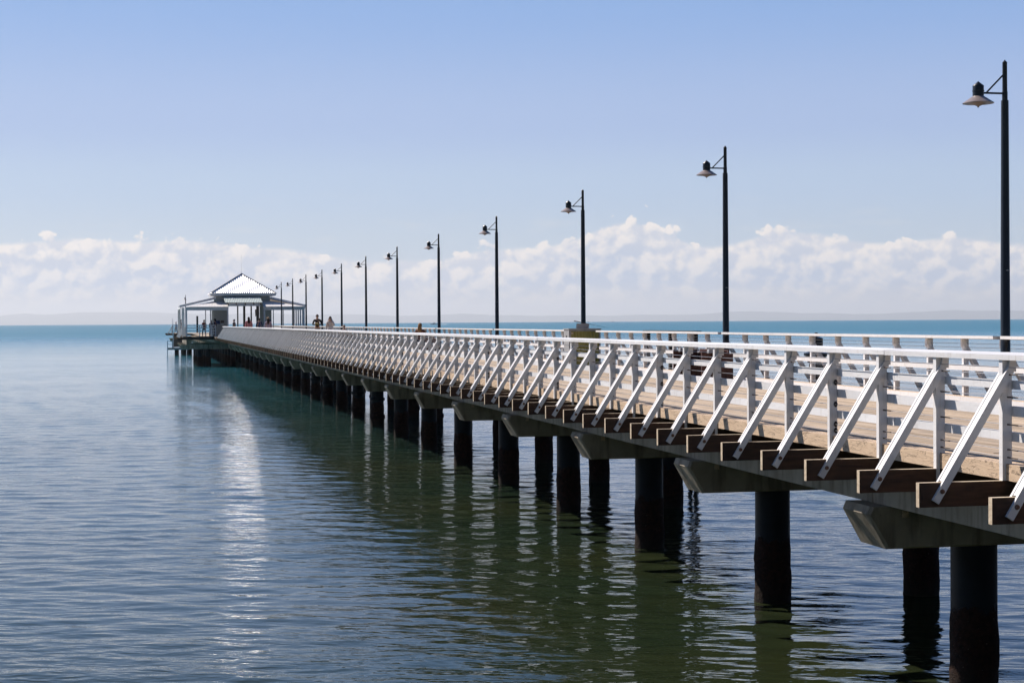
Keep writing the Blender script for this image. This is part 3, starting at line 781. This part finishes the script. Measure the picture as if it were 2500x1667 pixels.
hh = headstock_mesh(3.9, 16.2); hh2 = headstock_mesh(6.3, 16.2)
for i in range(13):
    y = 157.8+i*6
    narrow = 172 < y < 218
    hp('headstock', hh2 if narrow else hh, (0, y, 0))
    for x in ((8.8, 11.1, 14.4) if narrow else (5.7, 6.5, 8.8, 11.1, 14.4)): hp('pile', random.choice(PMS), (x, y, 0))
    for x in ((7.8, 9.9, 12.2, 15.0) if narrow else (4.7, 7.8, 9.9, 12.2, 15.0)): hp('girder', hg, (x, y-0.4, 0))
railing('white railing with sloping braces at the left edge of the pavilion platform', False, range(121, 134), 157.2, 172.3, dx=-2.58)
railing('white railing with sloping braces along the right edge of the platform, behind the pavilion', True, range(121, 184), 157.2, 234.0, dx=3.6)
railing('far white railing whose brace sticks out over the sea at the left end', False, range(173, 178), 219.6, 225.5, dx=-2.63)
# open balustrade at the front left of the platform
bal = thing('balustrade', 'shade-toned white open balustrade of four rails at the front left of the platform', 'railing', (5.6, 156.9, Z-1.3))
for x in (-1.12, 0.10, 1.22, 1.55): link('post', MB().box(-0.045, 0.045, -0.045, 0.045, -0.1, 1.12).mesh('post', SHADEWHITE), parent=bal, loc=(x, 0, 0))
for z_ in (1.10, 0.86, 0.60, 0.34): link('rail', MB().box(-1.15, 1.58, -0.03, 0.03, z_-0.03, z_+0.03).mesh('rail', SHADEWHITE), parent=bal, loc=(0, -0.08, 0))

b2 = copy_tree(bal); b2.location = (4.95, 219.1, Z-1.3); b2.scale = (0.55, 1, 1); b2['label'] = 'far shade-toned white balustrade with rails beside the stair at the left end of the pier'
# landing stair at the far end
stt = thing('landing_stair', 'dark timber stair going down to a low landing at the left end of the pier', 'stair', (5.0, 218.8, 0))
zt, zl = Z-1.30, Z-3.15
for i in range(9):
    link('tread', MB().box(-0.55, 0.75, -0.16, 0.16, -0.03, 0.03).mesh('tread', BROWNSIGN), parent=stt, loc=(0, -0.2-i*0.28, zt-0.185*(i+1)))
for x in (-0.6, 0.8): link('stringer', MB().bar((x, 0.0, zt-0.15), (x, -2.7, zl), 0.06, 0.26).mesh('stringer', BROWNSIGN), parent=stt)
link('riser_screen', MB().box(-0.55, 0.75, -0.10, -0.06, zl+0.1, zt-0.1).mesh('riser_screen', BROWNSIGN), parent=stt)
for i in range(7): link('landing_board', MB().box(-1.35, 1.25, -0.11, 0.11, -0.03, 0.03).mesh('landing_board', BROWNSIGN), parent=stt, loc=(0, -4.1+i*0.24, zl+0.03))
link('landing_beam', MB().box(-1.38, 1.28, -4.26, -4.20, zl-0.2, zl+0.03).mesh('landing_beam', CABGREY), parent=stt)
for x in (-0.2, 0.75): link('landing_pile', MB().lathe((0, 0, 0), [(0.27, -2), (0.27, zl)], 14).mesh('landing_pile', TIMBERBLACK, True), parent=stt, loc=(x, -3.5, 0))
link('ladder_post', MB().box(-0.05, 0.05, -0.05, 0.05, -1.0, zl+0.95).mesh('ladder_post', SHADEWHITE), parent=stt, loc=(-1.36, -4.3, 0))
link('ladder_post', MB().box(-0.05, 0.05, -0.05, 0.05, zl, zl+0.95).mesh('ladder_post', SHADEWHITE), parent=stt, loc=(-0.75, -4.3, 0))
for z_ in (0.9, 0.5): link('landing_rail', MB().box(-1.36, -0.75, -4.33, -4.27, zl+z_-0.03, zl+z_+0.03).mesh('landing_rail', SHADEWHITE), parent=stt)
for x in (-0.62, 0.82): link('newel', MB().box(-0.06, 0.06, -0.06, 0.06, zl, zt+0.2).mesh('newel', WHITE), parent=stt, loc=(x, -2.9, 0))
link('flag_post', MB().box(-0.03, 0.03, -0.03, 0.03, zt, zt+1.95).mesh('flag_post', SHADEWHITE), parent=stt, loc=(-0.62, -0.3, 0))

# ------------------------------------------------------------------ pavilion
pav = thing('pavilion', 'white open sided pavilion with a pyramid roof at the end of the pier', 'pavilion', (10.0, 158.0, Z-1.3))
pinv = Matrix.Translation((-10.0, -158.0, -(Z-1.3)))
def pv(name, me, loc=(0, 0, 0), par=None, **kw):
    o = link(name, me, loc=loc, **kw)
    o.parent = pav if par is None else par
    if par is None: o.matrix_parent_inverse = pinv
    return o
def quad_roof(name, pts, mat_, thick=0.05, edge=0):
    """pts: eave-left, eave-right, top-right, top-left (or 3 points); u runs along the eave in metres"""
    P = [Vector(p) for p in pts]; ud = (P[1]-P[0]).normalized(); nrm = (P[1]-P[0]).cross(P[-1]-P[0]).normalized()
    if nrm.z < 0: nrm = -nrm
    m = MB(); n = len(P)
    vs = [p for p in P]+[p-nrm*thick for p in P]
    m.add(vs, [tuple(range(n)), tuple(range(2*n-1, n-1, -1))]+[(i+n, (i+1)%n+n, (i+1)%n, i) for i in range(n)])
    me = m.mesh(name, mat_); uv = me.uv_layers.new(name='UVMap')
    for lp in me.loops:
        v = Vector(me.vertices[lp.vertex_index].co)-P[0]; d = v.dot(ud); uv.data[lp.index].uv = (d, (v-ud*d).length)
    return me
def ribbed_slope(name, a, b, tl, tr, mat_, lam=0.20, amp=0.024, seg=8):
    """corrugated sheet over the quad a-b (eave) to tl-tr (top); a triangle when tl == tr"""
    a, b, tl, tr = map(Vector, (a, b, tl, tr)); ud = (b-a).normalized(); U = (b-a).length
    nrm = (b-a).cross(tl-a).normalized()
    if nrm.z < 0: nrm = -nrm
    vd = nrm.cross(ud); 
    if vd.z < 0: vd = -vd
    ut0, ut1 = (tl-a).dot(ud), (tr-a).dot(ud); V = (tl-a).dot(vd)
    n = int(U/lam*seg); vs = []; fs = []
    for i in range(n+1):
        u = U*i/n
        v = V
        if u < ut0: v = V*u/ut0
        if u > ut1: v = min(v, V*(U-u)/(U-ut1))
        off = nrm*(amp*math.cos(2*math.pi*u/lam))
        vs += [a+ud*u+off, a+ud*u+vd*max(v, 0.002)+off]
    for i in range(n): fs.append((2*i, 2*i+2, 2*i+3, 2*i+1))
    m = MB().add(vs, fs); me = bpy.data.meshes.new(name); me.from_pydata(m.v, [], m.f); me.materials.append(mat_)
    me.polygons.foreach_set('use_smooth', [True]*len(me.polygons)); me.update(); return me
XC = 9.95; YC = 163.0; hw = 3.05
ez = Z+2.90; az_ = Z+4.80
cs = [(XC-hw, YC-hw, ez), (XC+hw, YC-hw, ez), (XC+hw, YC+hw, ez), (XC-hw, YC+hw, ez)]; ap = (XC, YC, az_)
for i in range(4):
    a, b = cs[i], cs[(i+1) % 4]; pv('roof_slope', ribbed_slope('roof_slope', a, b, ap, ap, ROOF)); pv('roof_lining', quad_roof('roof_lining', [tuple(Vector(q)-Vector((0, 0, 0.05))) for q in (a, b, ap)], WHITE2, 0.02))
for i in range(4):
    c = cs[i]; pv('hip_cap', MB().tube((c[0], c[1], c[2]+0.045), (ap[0], ap[1], ap[2]+0.05), 0.038, n=10).mesh("hip_cap", WHITE2, True))
for i in range(4):
    a, b = Vector(cs[i]), Vector(cs[(i+1) % 4]); out = (((a+b)/2)-Vector((XC, YC, ez))); out.z = 0; out.normalize()
    pv('fascia', MB().bar(a+out*0.03+Vector((0, 0, -0.14)), b+out*0.03+Vector((0, 0, -0.14)), 0.05, 0.25).mesh('fascia', SHADEWHITE if i == 0 else WHITE))
    pv('gutter', MB().bar(a+out*0.10+Vector((0, 0, -0.06)), b+out*0.10+Vector((0, 0, -0.06)), 0.09, 0.09).mesh('gutter', WHITE))
pv('ceiling', MB().box(XC-hw+0.05, XC+hw-0.05, YC-hw+0.05, YC+hw-0.05, Z+2.62, Z+2.65).mesh('ceiling', WHITE2))
pv('mast', MB().tube((XC, YC, az_), (XC, YC, Z+6.7), 0.010, 0.005, 6).mesh('mast', STEEL))
# upper clerestory walls, weatherboards piece by piece
WX0, WX1, WY0, WY1 = 7.38, 12.5, 160.5, 165.5
n_b = 5
def boards(x0, x1, y, z0, z1, h, facing=-1, name='weatherboard', mat_=WBOARD):
    n = max(1, round((z1-z0)/h)); hh_ = (z1-z0)/n
    m = MB().prism_x([(0, 0), (-0.035, 0), (-0.008, hh_-0.004), (0, hh_-0.004)], x0, x1).mesh(name, mat_)
    for i in range(n): pv(name, m, (0, y, z0+i*hh_))
boards(WX0, 8.2, WY0, Z+2.05, Z+2.62, 0.14); boards(11.65, WX1, WY0, Z+2.05, Z+2.62, 0.14)
pv('wall_core', MB().box(WX0, WX1, WY0+0.004, WY0+0.08, Z+2.0, Z+2.62).box(WX0, WX0+0.08, WY0+0.08, WY1, Z+2.0, Z+2.62).box(WX1-0.08, WX1, WY0+0.08, WY1, Z+2.0, Z+2.62).box(WX0, WX1, WY1, WY1+0.08, Z+2.0, Z+2.62).mesh('wall_core', WBOARD))
# rooms under the clerestory
pv('room_wall', MB().box(7.10, 8.45, 160.505, 164.5, Z-1.3, Z+1.98).mesh('room_wall', WBOARD)); boards(7.10, 8.45, 160.5, Z-1.28, Z+1.95, 0.16)
pv('room_wall', MB().box(11.95, 12.65, 160.505, 165.0, Z-1.3, Z+1.98).mesh('room_wall', WBOARD)); boards(11.95, 12.65, 160.5, Z-1.28, Z+1.95, 0.16)
pv('door_panel', MB().box(11.22, 11.50, 161.0, 161.1, Z-1.3, Z+1.9).mesh('door_panel', DOORGREY)); pv('door_panel', MB().box(11.52, 11.92, 160.6, 160.7, Z-1.3, Z+1.9).mesh('door_panel', WBOARD))
sg = pv('sign', MB().box(7.30, 7.72, 160.42, 160.45, Z-0.08, Z+0.26).mesh('sign', BLUESIGN)); pv('sign', MB().box(7.80, 8.12, 160.42, 160.45, Z+0.02, Z+0.26).mesh('sign', BROWNSIGN))
pv('sign', MB().box(12.25, 12.62, 160.42, 160.45, Z-0.06, Z+0.30).mesh('sign', BLUESIGN))
pv('notice_box', MB().box(7.80, 8.10, 160.36, 160.45, Z-0.20, Z-0.02).mesh('notice_box', WHITE2))
# lower verandah roofs
def VR(p):
    pv('verandah_roof', ribbed_slope('verandah_roof', p[0], p[1], p[3], p[2], VROOF, 0.14, 0.006, 6))
    pv('verandah_lining', quad_roof('verandah_lining', [tuple(Vector(q)-Vector((0, 0, 0.05))) for q in p], WHITE2, 0.02))
EZ = Z+1.56; TZ = Z+2.14
VR([(4.43, 158, EZ), (8.42, 158, EZ), (8.25, 160.45, TZ), (7.40, 160.45, TZ)])
VR([(11.72, 158, EZ), (15.62, 158, EZ), (12.48, 160.45, TZ), (11.65, 160.45, TZ)])
VR([(3.95, 171.5, Z+1.66), (3.95, 158.6, Z+1.66), (7.34, 160.4, Z+2.46), (7.34, 171.5, Z+2.46)])
VR([(15.75, 158.6, Z+1.66), (15.75, 171.5, Z+1.66), (12.52, 171.5, Z+2.46), (12.52, 160.4, Z+2.46)])
pv('barge_board', MB().bar((3.90, 158.25, Z+1.60), (7.36, 160.3, Z+2.42), 0.05, 0.21).mesh('barge_board', WHITE)); pv('barge_board', MB().bar((15.72, 158.25, Z+1.62), (12.54, 160.3, Z+2.42), 0.05, 0.21).mesh('barge_board', SHADEWHITE))
for x0, x1 in ((4.43, 8.42), (11.72, 15.62)):
    pv('eave_beam', MB().box(x0, x1, 157.93, 157.99, EZ-0.34, EZ-0.04).mesh('eave_beam', SHADEWHITE))
    pv('eave_gutter', MB().box(x0-0.03, x1+0.03, 157.84, 157.925, EZ-0.10, EZ-0.02).mesh('eave_gutter', WHITE))
for x in (3.98, 15.70): pv('eave_beam', MB().box(x-0.03, x+0.03, 158.7, 171.5, Z+1.36, Z+1.60).mesh('eave_beam', WHITE))
# posts
def vpost(x, y, w=0.14, z1=Z+1.3, m_=WHITE): pv('post', MB().box(-w/2, w/2, -w/2, w/2, Z-1.3, z1).mesh('post', m_), (x, y, 0))
vpost(4.50, 158.05, 0.17, EZ-0.35, SHADEWHITE); vpost(4.22, 158.9, 0.26, Z+1.5, WHITE)
vpost(8.36, 158.05, 0.13, EZ-0.35, SHADEWHITE); vpost(11.80, 158.05, 0.15, EZ-0.35, SHADEWHITE); vpost(15.52, 158.05, 0.17, EZ-0.35, SHADEWHITE)
for y in (160.6, 163.0, 165.4, 167.8, 170.2): vpost(15.66, y, 0.12, Z+1.36, SHADEWHITE)
for y in (163.0, 167.0, 171.0): vpost(4.02, y, 0.12, Z+1.36)
vpost(6.45, 162.5, 0.08, Z+1.9, SHADEWHITE); vpost(6.8, 159.2, 0.10, Z+1.7, SHADEWHITE)
vpost(12.95, 162.2, 0.08, Z+1.9, SHADEWHITE); vpost(14.0, 163.5, 0.10, Z+1.9, SHADEWHITE)
for x, w in ((9.85, 0.13), (10.50, 0.22), (11.2, 0.14)): vpost(x, 168.5, w, Z+1.85, LAMP)
pv('tie_beam', MB().box(7.3, 12.6, 168.4, 168.6, Z+1.85, Z+2.15).mesh('tie_beam', WHITE2))
pv('hanging_cloth', MB().add([(11.05, 160.2, Z+1.3), (11.25, 160.3, Z+1.3), (11.22, 160.3, Z+0.75), (11.08, 160.2, Z+0.6), (11.05, 160.26, Z+1.3), (11.25, 160.36, Z+1.3), (11.22, 160.36, Z+0.75), (11.08, 160.26, Z+0.6)],
   [(0,1,2,3),(7,6,5,4),(0,4,5,1),(1,5,6,2),(2,6,7,3),(3,7,4,0)]).mesh('hanging_cloth', CLOTH))
# entrance awning
aw = pv('awning', quad_roof('awning', [(8.12, 157.7, Z+1.95), (11.62, 157.7, Z+1.95), (11.5, 160.3, Z+2.60), (8.05, 160.3, Z+2.60)], AWN, 0.02))
pv('awning_beam', MB().box(8.35, 11.45, 157.85, 157.93, Z+1.60, Z+1.84).mesh('awning_beam', SHADEWHITE))
for x in (8.40, 9.15, 10.0, 10.8, 11.42): pv('awning_bracket', MB().bar((x, 157.75, Z+1.78), (x, 160.2, Z+2.45), 0.07, 0.14).mesh('awning_bracket', CARDB))
for x in (8.9, 9.7, 10.5): pv('awning_batten', MB().bar((x, 158.9, Z+2.265), (x, 160.25, Z+2.60), 0.05, 0.03).mesh('awning_batten', WHITE))

# ------------------------------------------------------------------ boats
def hull_mesh(L, Bm, H):
    m = MB(); n = 9; vs = []
    for i in range(n):
        f = i/(n-1); x = (f-0.5)*L; w = Bm/2*(1-max(0, (f-0.45)/0.55)**2.2); zt_ = H*(1+0.35*f*f)
        vs += [(x, -w, zt_), (x, -w*0.75, 0.25*H*f), (x, 0, -0.3*H+0.5*H*max(0, f-0.6)), (x, w*0.75, 0.25*H*f), (x, w, zt_)]
    fs = [(i*5+j, i*5+j+1, (i+1)*5+j+1, (i+1)*5+j) for i in range(n-1) for j in range(4)]
    fs += [(i*5, (i+1)*5, (i+1)*5+4, i*5+4) for i in range(n-1)]+[(0, 4, 3, 2, 1)]
    m.add(vs, fs); return m.mesh('hull', BOATW)
def boat(x_src, dist, L, head, label, wake=True, cabin=True):
    a = YAW+math.atan((x_src-1250)/4100)
    t = thing('motor_boat', label, 'boat', (dist*math.sin(a), dist*math.cos(a), 0), R(head), 'boats far out on the bay')
    link('hull', hull_mesh(L, L*0.3, L*0.11), parent=t)
    if cabin:
        c = link('cabin', MB().prism_y([(-0.18*L, 0.11*L), (0.20*L, 0.13*L), (0.10*L, 0.25*L), (-0.16*L, 0.25*L)], -0.10*L, 0.10*L).mesh('cabin', BOATW), parent=t)
        link('windscreen', MB().prism_y([(0.185*L, 0.15*L), (0.205*L, 0.15*L), (0.125*L, 0.23*L), (0.105*L, 0.23*L)], -0.09*L, 0.09*L).mesh('windscreen', DARKGLASS), parent=c)
        link('canopy_roof', MB().box(-0.2*L, 0.14*L, -0.11*L, 0.11*L, 0.27*L, 0.29*L).mesh('canopy_roof', TIMBERBLACK), parent=c)
    if wake:
        vs = []; n = 14
        for i in range(n):
            f = i/(n-1); x = 0.55*L-f*2.6*L; w = L*(0.06+0.32*f); h = 0.13*L*(1-f)+0.06
            vs += [(x, -w, 0.0), (x, -w*0.6, h*(1+0.3*math.sin(i*2.1))), (x, w*0.6, h*(1+0.3*math.cos(i*1.7))), (x, w, 0.0)]
        link('wake', MB().add(vs, [(i*4+j, (i+1)*4+j, (i+1)*4+j+1, i*4+j+1) for i in range(n-1) for j in range(3)]).mesh('wake', FOAM), parent=t, kind='stuff')
boat(1060, 2600, 10.5, 182, 'white speedboat throwing spray, left of the fifth lamp post')
boat(1436, 5200, 9, 200, 'tiny white boat on the horizon right of the lamp behind the cabinet')
boat(1496, 5600, 9, 170, 'tiny dark roofed boat on the horizon, rightmost of the far boats', wake=False)
boat(1387, 4200, 6, 185, 'pale low boat and wake near the horizon, left of the cabinet lamp', cabin=False)

# ------------------------------------------------------------------ people
def cmat(name, c): return simple(name, c, tuple(x*0.8 for x in c), 0.85, 8.0)
CM = {}
def col(c):
    if c not in CM: CM[c] = cmat('cloth_%d' % len(CM), c)
    return CM[c]
SKIN = simple('skin', (0.50, 0.30, 0.22), (0.44, 0.26, 0.19), 0.6, 10)
def skinned(name, verts, edges, radii, m_, parent, root=0):
    me = bpy.data.meshes.new(name); me.from_pydata(verts, edges, []); me.materials.append(m_)
    o = link(name, me, parent=parent)
    md = o.modifiers.new('skin', 'SKIN'); md.use_smooth_shade = True
    sv = me.skin_vertices[0].data
    for i, r_ in enumerate(radii):
        sv[i].radius = r_ if isinstance(r_, tuple) else (r_, r_)
        sv[i].use_root = (i == root)
    s2 = o.modifiers.new('sub', 'SUBSURF'); s2.levels = 1; s2.render_levels = 1
    return o
def ellipsoid(c, r, n=12, m=8, cut=None):
    mb = MB(); vs = []; fs = []
    for j in range(m+1):
        ph = math.pi*j/m
        for i in range(n):
            t = 2*math.pi*i/n; vs.append((c[0]+r[0]*math.sin(ph)*math.cos(t), c[1]+r[1]*math.sin(ph)*math.sin(t), c[2]+r[2]*math.cos(ph)))
    for j in range(m):
        for i in range(n): fs.append((j*n+i, (j+1)*n+i, (j+1)*n+(i+1) % n, j*n+(i+1) % n))
    mb.add(vs, fs); return mb
def person(label, loc, face, h=1.7, top=(0.1, 0.1, 0.1), legs=(0.05, 0.05, 0.08), hair=(0.03, 0.02, 0.015), long_hair=False, hat=None, sit=False, arms='down', dress=None, bouquet=False, step=0.1):
    """faces +Y before turning; loc is the ground under the feet"""
    s = h/1.75
    t = thing('person', label, 'person', loc, R(face))
    hipz = 0.92 if not sit else 0.50
    D = hipz-0.92
    def P(x, y, z): return (x*s, y*s, (z+D)*s)
    def L(x, y, z): return (x*s, y*s, z*s)
    v = [P(0, 0, 0.92), P(0, 0, 1.10), P(0, 0, 1.30), P(0, 0, 1.44), P(0, 0.01, 1.53), P(0, 0.03, 1.62), P(0, 0.02, 1.70)]
    e = [(0, 1), (1, 2), (2, 3), (3, 4), (4, 5), (5, 6)]; r = [(0.15, 0.11), (0.13, 0.10), (0.16, 0.11), (0.12, 0.09), 0.05, (0.085, 0.10), (0.075, 0.085)]
    AR = {}
    for sd in (-1, 1):
        if sit: pts = [L(sd*0.10, 0.0, 0.50), L(sd*0.12, 0.42, 0.50), L(sd*0.12, 0.44, 0.10), L(sd*0.12, 0.58, 0.04)]
        else: pts = [L(sd*0.10, 0, 0.86), L(sd*0.11, sd*step+0.03, 0.48), L(sd*0.11, sd*step*1.6, 0.09), L(sd*0.12, sd*step*1.6+0.15, 0.04)]
        b0 = len(v); v += pts; e += [(0, b0), (b0, b0+1), (b0+1, b0+2), (b0+2, b0+3)]; r += [0.09, 0.062, 0.042, 0.04]
        if arms == 'front' or sit: pa = [P(sd*0.19, 0, 1.42), P(sd*0.29, 0.02, 1.15), P(sd*0.10, 0.26, 1.14), P(sd*0.03, 0.30, 1.15)]
        elif arms == 'hip' : pa = [P(sd*0.19, 0, 1.42), P(sd*0.36, -0.04, 1.16), P(sd*0.20, 0.08, 0.98), P(sd*0.15, 0.12, 0.97)]
        elif arms == 'face' and sd == -1: pa = [P(sd*0.18, 0, 1.42), P(sd*0.26, 0.10, 1.18), P(sd*0.08, 0.22, 1.42), P(sd*0.04, 0.20, 1.50)]
        else: pa = [P(sd*0.19, 0, 1.42), P(sd*0.25, -0.02, 1.14), P(sd*0.24, 0.08, 0.90), P(sd*0.23, 0.11, 0.82)]
        AR[sd] = pa; b0 = len(v); v += pa; e += [(3, b0), (b0, b0+1), (b0+1, b0+2), (b0+2, b0+3)]; r += [0.055, 0.042, 0.03, 0.035]
    r = [tuple(q*s for q in (x if isinstance(x, tuple) else (x, x))) for x in r]
    skinned('body', v, e, r, SKIN, t)
    # top
    v = [P(0, 0, 0.90), P(0, 0, 1.10), P(0, 0, 1.30), P(0, 0, 1.43)]; e = [(0, 1), (1, 2), (2, 3)]; r = [(0.165, 0.125), (0.145, 0.115), (0.172, 0.125), (0.13, 0.10)]
    for sd in (-1, 1):
        pa = AR[sd][:3]; b0 = len(v); v += pa; e += [(3, b0), (b0, b0+1), (b0+1, b0+2)]; r += [0.068, 0.055, 0.044]
    skinned('top', v, e, [tuple(q*s for q in (x if isinstance(x, tuple) else (x, x))) for x in r], col(top), t)
    if dress:
        m = MB().lathe((0, 0, 0), [(0.13*s, 1.12*s), (0.19*s, 0.92*s), (0.27*s, 0.5*s), (0.40*s, 0.03*s), (0.38*s, 0.03*s)], 18); link('skirt', m.mesh('skirt', col(dress), True), parent=t)
        vm = ellipsoid((0, -0.10*s, 1.25*s), (0.20*s, 0.05*s, 0.48*s)); link('veil', vm.mesh('veil', col((0.75, 0.72, 0.70)), True), parent=t)
    else:
        v = [P(0, 0, 0.94)]; e = []; r = [(0.16, 0.12)]
        for sd in (-1, 1):
            if sit: pts = [L(sd*0.10, 0.0, 0.50), L(sd*0.12, 0.42, 0.50), L(sd*0.12, 0.44, 0.12)]
            else: pts = [L(sd*0.10, 0, 0.84), L(sd*0.11, sd*step+0.03, 0.48), L(sd*0.11, sd*step*1.6, 0.11)]
            b0 = len(v); v += pts; e += [(0, b0), (b0, b0+1), (b0+1, b0+2)]; r += [0.10, 0.074, 0.056]
        skinned('trousers', v, e, [tuple(q*s for q in (x if isinstance(x, tuple) else (x, x))) for x in r], col(legs), t)
    hc = P(0, -0.012, 1.66); link('hair', ellipsoid((hc[0], hc[1], hc[2]+0.012*s), (0.094*s, 0.10*s, 0.115*s)).mesh('hair', col(hair), True), parent=t)
    if long_hair:
        q = P(0, -0.09, 1.50); link('long_hair', ellipsoid(q, (0.10*s, 0.055*s, 0.24*s)).mesh('long_hair', col(hair), True), parent=t)
    fc = P(0, 0.085, 1.63)
    link('nose', ellipsoid((fc[0], fc[1]+0.035*s, fc[2]), (0.014*s, 0.03*s, 0.02*s), 6, 4).mesh('nose', SKIN, True), parent=t)
    for sx in (-1, 1): link('eye', ellipsoid((sx*0.033*s, fc[1]+0.018*s, fc[2]+0.03*s), (0.012*s, 0.012*s, 0.009*s), 6, 4).mesh('eye', LAMP, True), parent=t)
    if hat:
        hcx = P(0, 0, 1.72); link('hat', MB().lathe(hcx, [(0.19*s, 0.0), (0.10*s, 0.015), (0.095*s, 0.09*s), (0.0, 0.11*s)], 16).mesh('hat', col(hat), True), parent=t)
    if bouquet:
        return t, P(0, 0.34, 1.18)
    return t
ZD = Z-1.30
tm, hb = person('man dressed in black walking with a bouquet in his hands', (10.87, 108.5, ZD), 168, 1.80, (0.012, 0.012, 0.014), (0.012, 0.012, 0.014), (0.07, 0.035, 0.02), arms='front', bouquet=True)
bq = thing('bouquet', 'small bouquet of pale flowers with green leaves held by the man in black', 'bouquet', tuple(Vector(tm.location)+Matrix.Rotation(R(168), 3, 'Z') @ Vector(hb)))
rnd = random.Random(4)
fm = MB(); lm = MB()
for i in range(9):
    a = i*0.7; q = (0.07*math.cos(a), 0.05*math.sin(a), 0.03+0.05*rnd.random()); e_ = ellipsoid(q, (0.035, 0.035, 0.03), 7, 5); link('flower', e_.mesh('flower', col((0.72, 0.50, 0.28) if i % 2 else (0.75, 0.62, 0.45)), True), parent=bq)
for i in range(6):
    a = i*1.05+0.4; q = (0.10*math.cos(a), 0.08*math.sin(a), -0.01); link('leaf', ellipsoid(q, (0.05, 0.02, 0.03), 6, 4).mesh('leaf', col((0.12, 0.20, 0.03))), parent=bq)
link('stems', MB().tube((0, 0, 0.02), (0.02, 0, -0.14), 0.02, 0.012, 8).mesh('stems', col((0.06, 0.10, 0.02))), parent=bq)
person('bride in a white dress and veil with long dark hair, hand at her face', (10.82, 100.3, ZD), 175, 1.64, (0.72, 0.68, 0.66), hair=(0.045, 0.018, 0.014), long_hair=True, arms='face', dress=(0.78, 0.75, 0.73))
person('grey haired person in dark clothes sitting low, right of the bride', (11.42, 98.3, ZD), 200, 1.50, (0.03, 0.03, 0.035), hair=(0.45, 0.36, 0.30), sit=True)
person('blonde long haired person in a brown coat sitting on a bench with their back turned', (11.32, 69.9, ZD), -20, 1.62, (0.16, 0.055, 0.025), (0.012, 0.015, 0.04), (0.36, 0.20, 0.08), long_hair=True, sit=True)
bagt = thing('bag', 'black and white bag on the bench beside the blonde person', 'bag', (11.62, 70.4, ZD+0.43))
link('bag_body', ellipsoid((0, 0, 0.17), (0.20, 0.15, 0.19)).mesh('bag_body', col((0.015, 0.015, 0.02)), True), parent=bagt)
link('bag_flap', ellipsoid((0.05, -0.10, 0.24), (0.10, 0.06, 0.06)).mesh('bag_flap', col((0.6, 0.6, 0.6)), True), parent=bagt)
person('woman in a pink top with long dark hair, walking towards the pavilion', (7.45, 124.5, ZD), 5, 1.72, (0.55, 0.22, 0.26), (0.015, 0.015, 0.02), (0.02, 0.012, 0.01), long_hair=True, step=0.16)
person('person in a maroon shirt facing the pavilion entrance', (8.45, 140.5, ZD), 0, 1.62, (0.16, 0.02, 0.035), (0.06, 0.05, 0.05), (0.03, 0.018, 0.014))
person('person in a navy and blue shirt facing the pavilion', (9.0, 136.5, ZD), 8, 1.66, (0.03, 0.05, 0.14), (0.02, 0.02, 0.03), (0.03, 0.02, 0.015))
person('woman in a lilac top and straw hat with a dark ponytail', (8.8, 123.5, ZD), 2, 1.66, (0.42, 0.34, 0.46), (0.10, 0.10, 0.14), (0.02, 0.012, 0.012), long_hair=True, hat=(0.50, 0.36, 0.24))
person('person in a hooded slate jacket leaning by the pavilion wall', (7.75, 151.0, ZD), 60, 1.62, (0.07, 0.085, 0.11), (0.04, 0.04, 0.05), (0.05, 0.06, 0.08))
person('orange haired person in a red top under the left verandah', (6.35, 164.0, ZD), 150, 1.62, (0.22, 0.025, 0.02), (0.03, 0.03, 0.05), (0.32, 0.10, 0.03))
person('person in a navy jacket left of the thin verandah post', (6.95, 162.0, ZD), -50, 1.58, (0.015, 0.02, 0.07), (0.02, 0.02, 0.03), (0.05, 0.035, 0.03))
person('person in a dark blue jacket and cap beside the left room wall', (7.20, 159.0, ZD), 60, 1.66, (0.012, 0.018, 0.09), (0.02, 0.02, 0.03), (0.015, 0.012, 0.012), hat=(0.02, 0.02, 0.03))
person('white haired person in blue at the far left end of the platform', (4.85, 221.0, ZD), 100, 1.52, (0.05, 0.13, 0.26), (0.25, 0.25, 0.27), (0.62, 0.58, 0.56))
person('person in black looking over the far left railing', (5.45, 220.6, ZD), 70, 1.78, (0.012, 0.012, 0.02), (0.10, 0.02, 0.03), (0.015, 0.01, 0.01))

# the whole pier head stands a little further out and nearer to the axis of the pier
for o in list(COL.objects):
    if o.parent is None and 156.5 < o.location.y < 260 and 'label' in o.keys():
        o.location.x -= 0.68 if o.location.y < 200 else 0.85
        o.location.y += 3.0
# ------------------------------------------------------------------ haze over the bay
hzm = bpy.data.materials.new('haze_air'); hzm.use_nodes = True; ht = hzm.node_tree; ht.nodes.clear()
vo = ht.nodes.new('ShaderNodeVolumePrincipled'); vo.inputs['Color'].default_value = (0.83, 0.87, 0.92, 1); vo.inputs['Density'].default_value = 4.6e-5; vo.inputs['Anisotropy'].default_value = 0.3
oo = ht.nodes.new('ShaderNodeOutputMaterial'); ht.links.new(vo.outputs[0], oo.inputs['Volume'])
link('haze', MB().box(-32000, 48000, -9000, 48000, -20.0, 460).mesh('haze', hzm), kind='stuff')
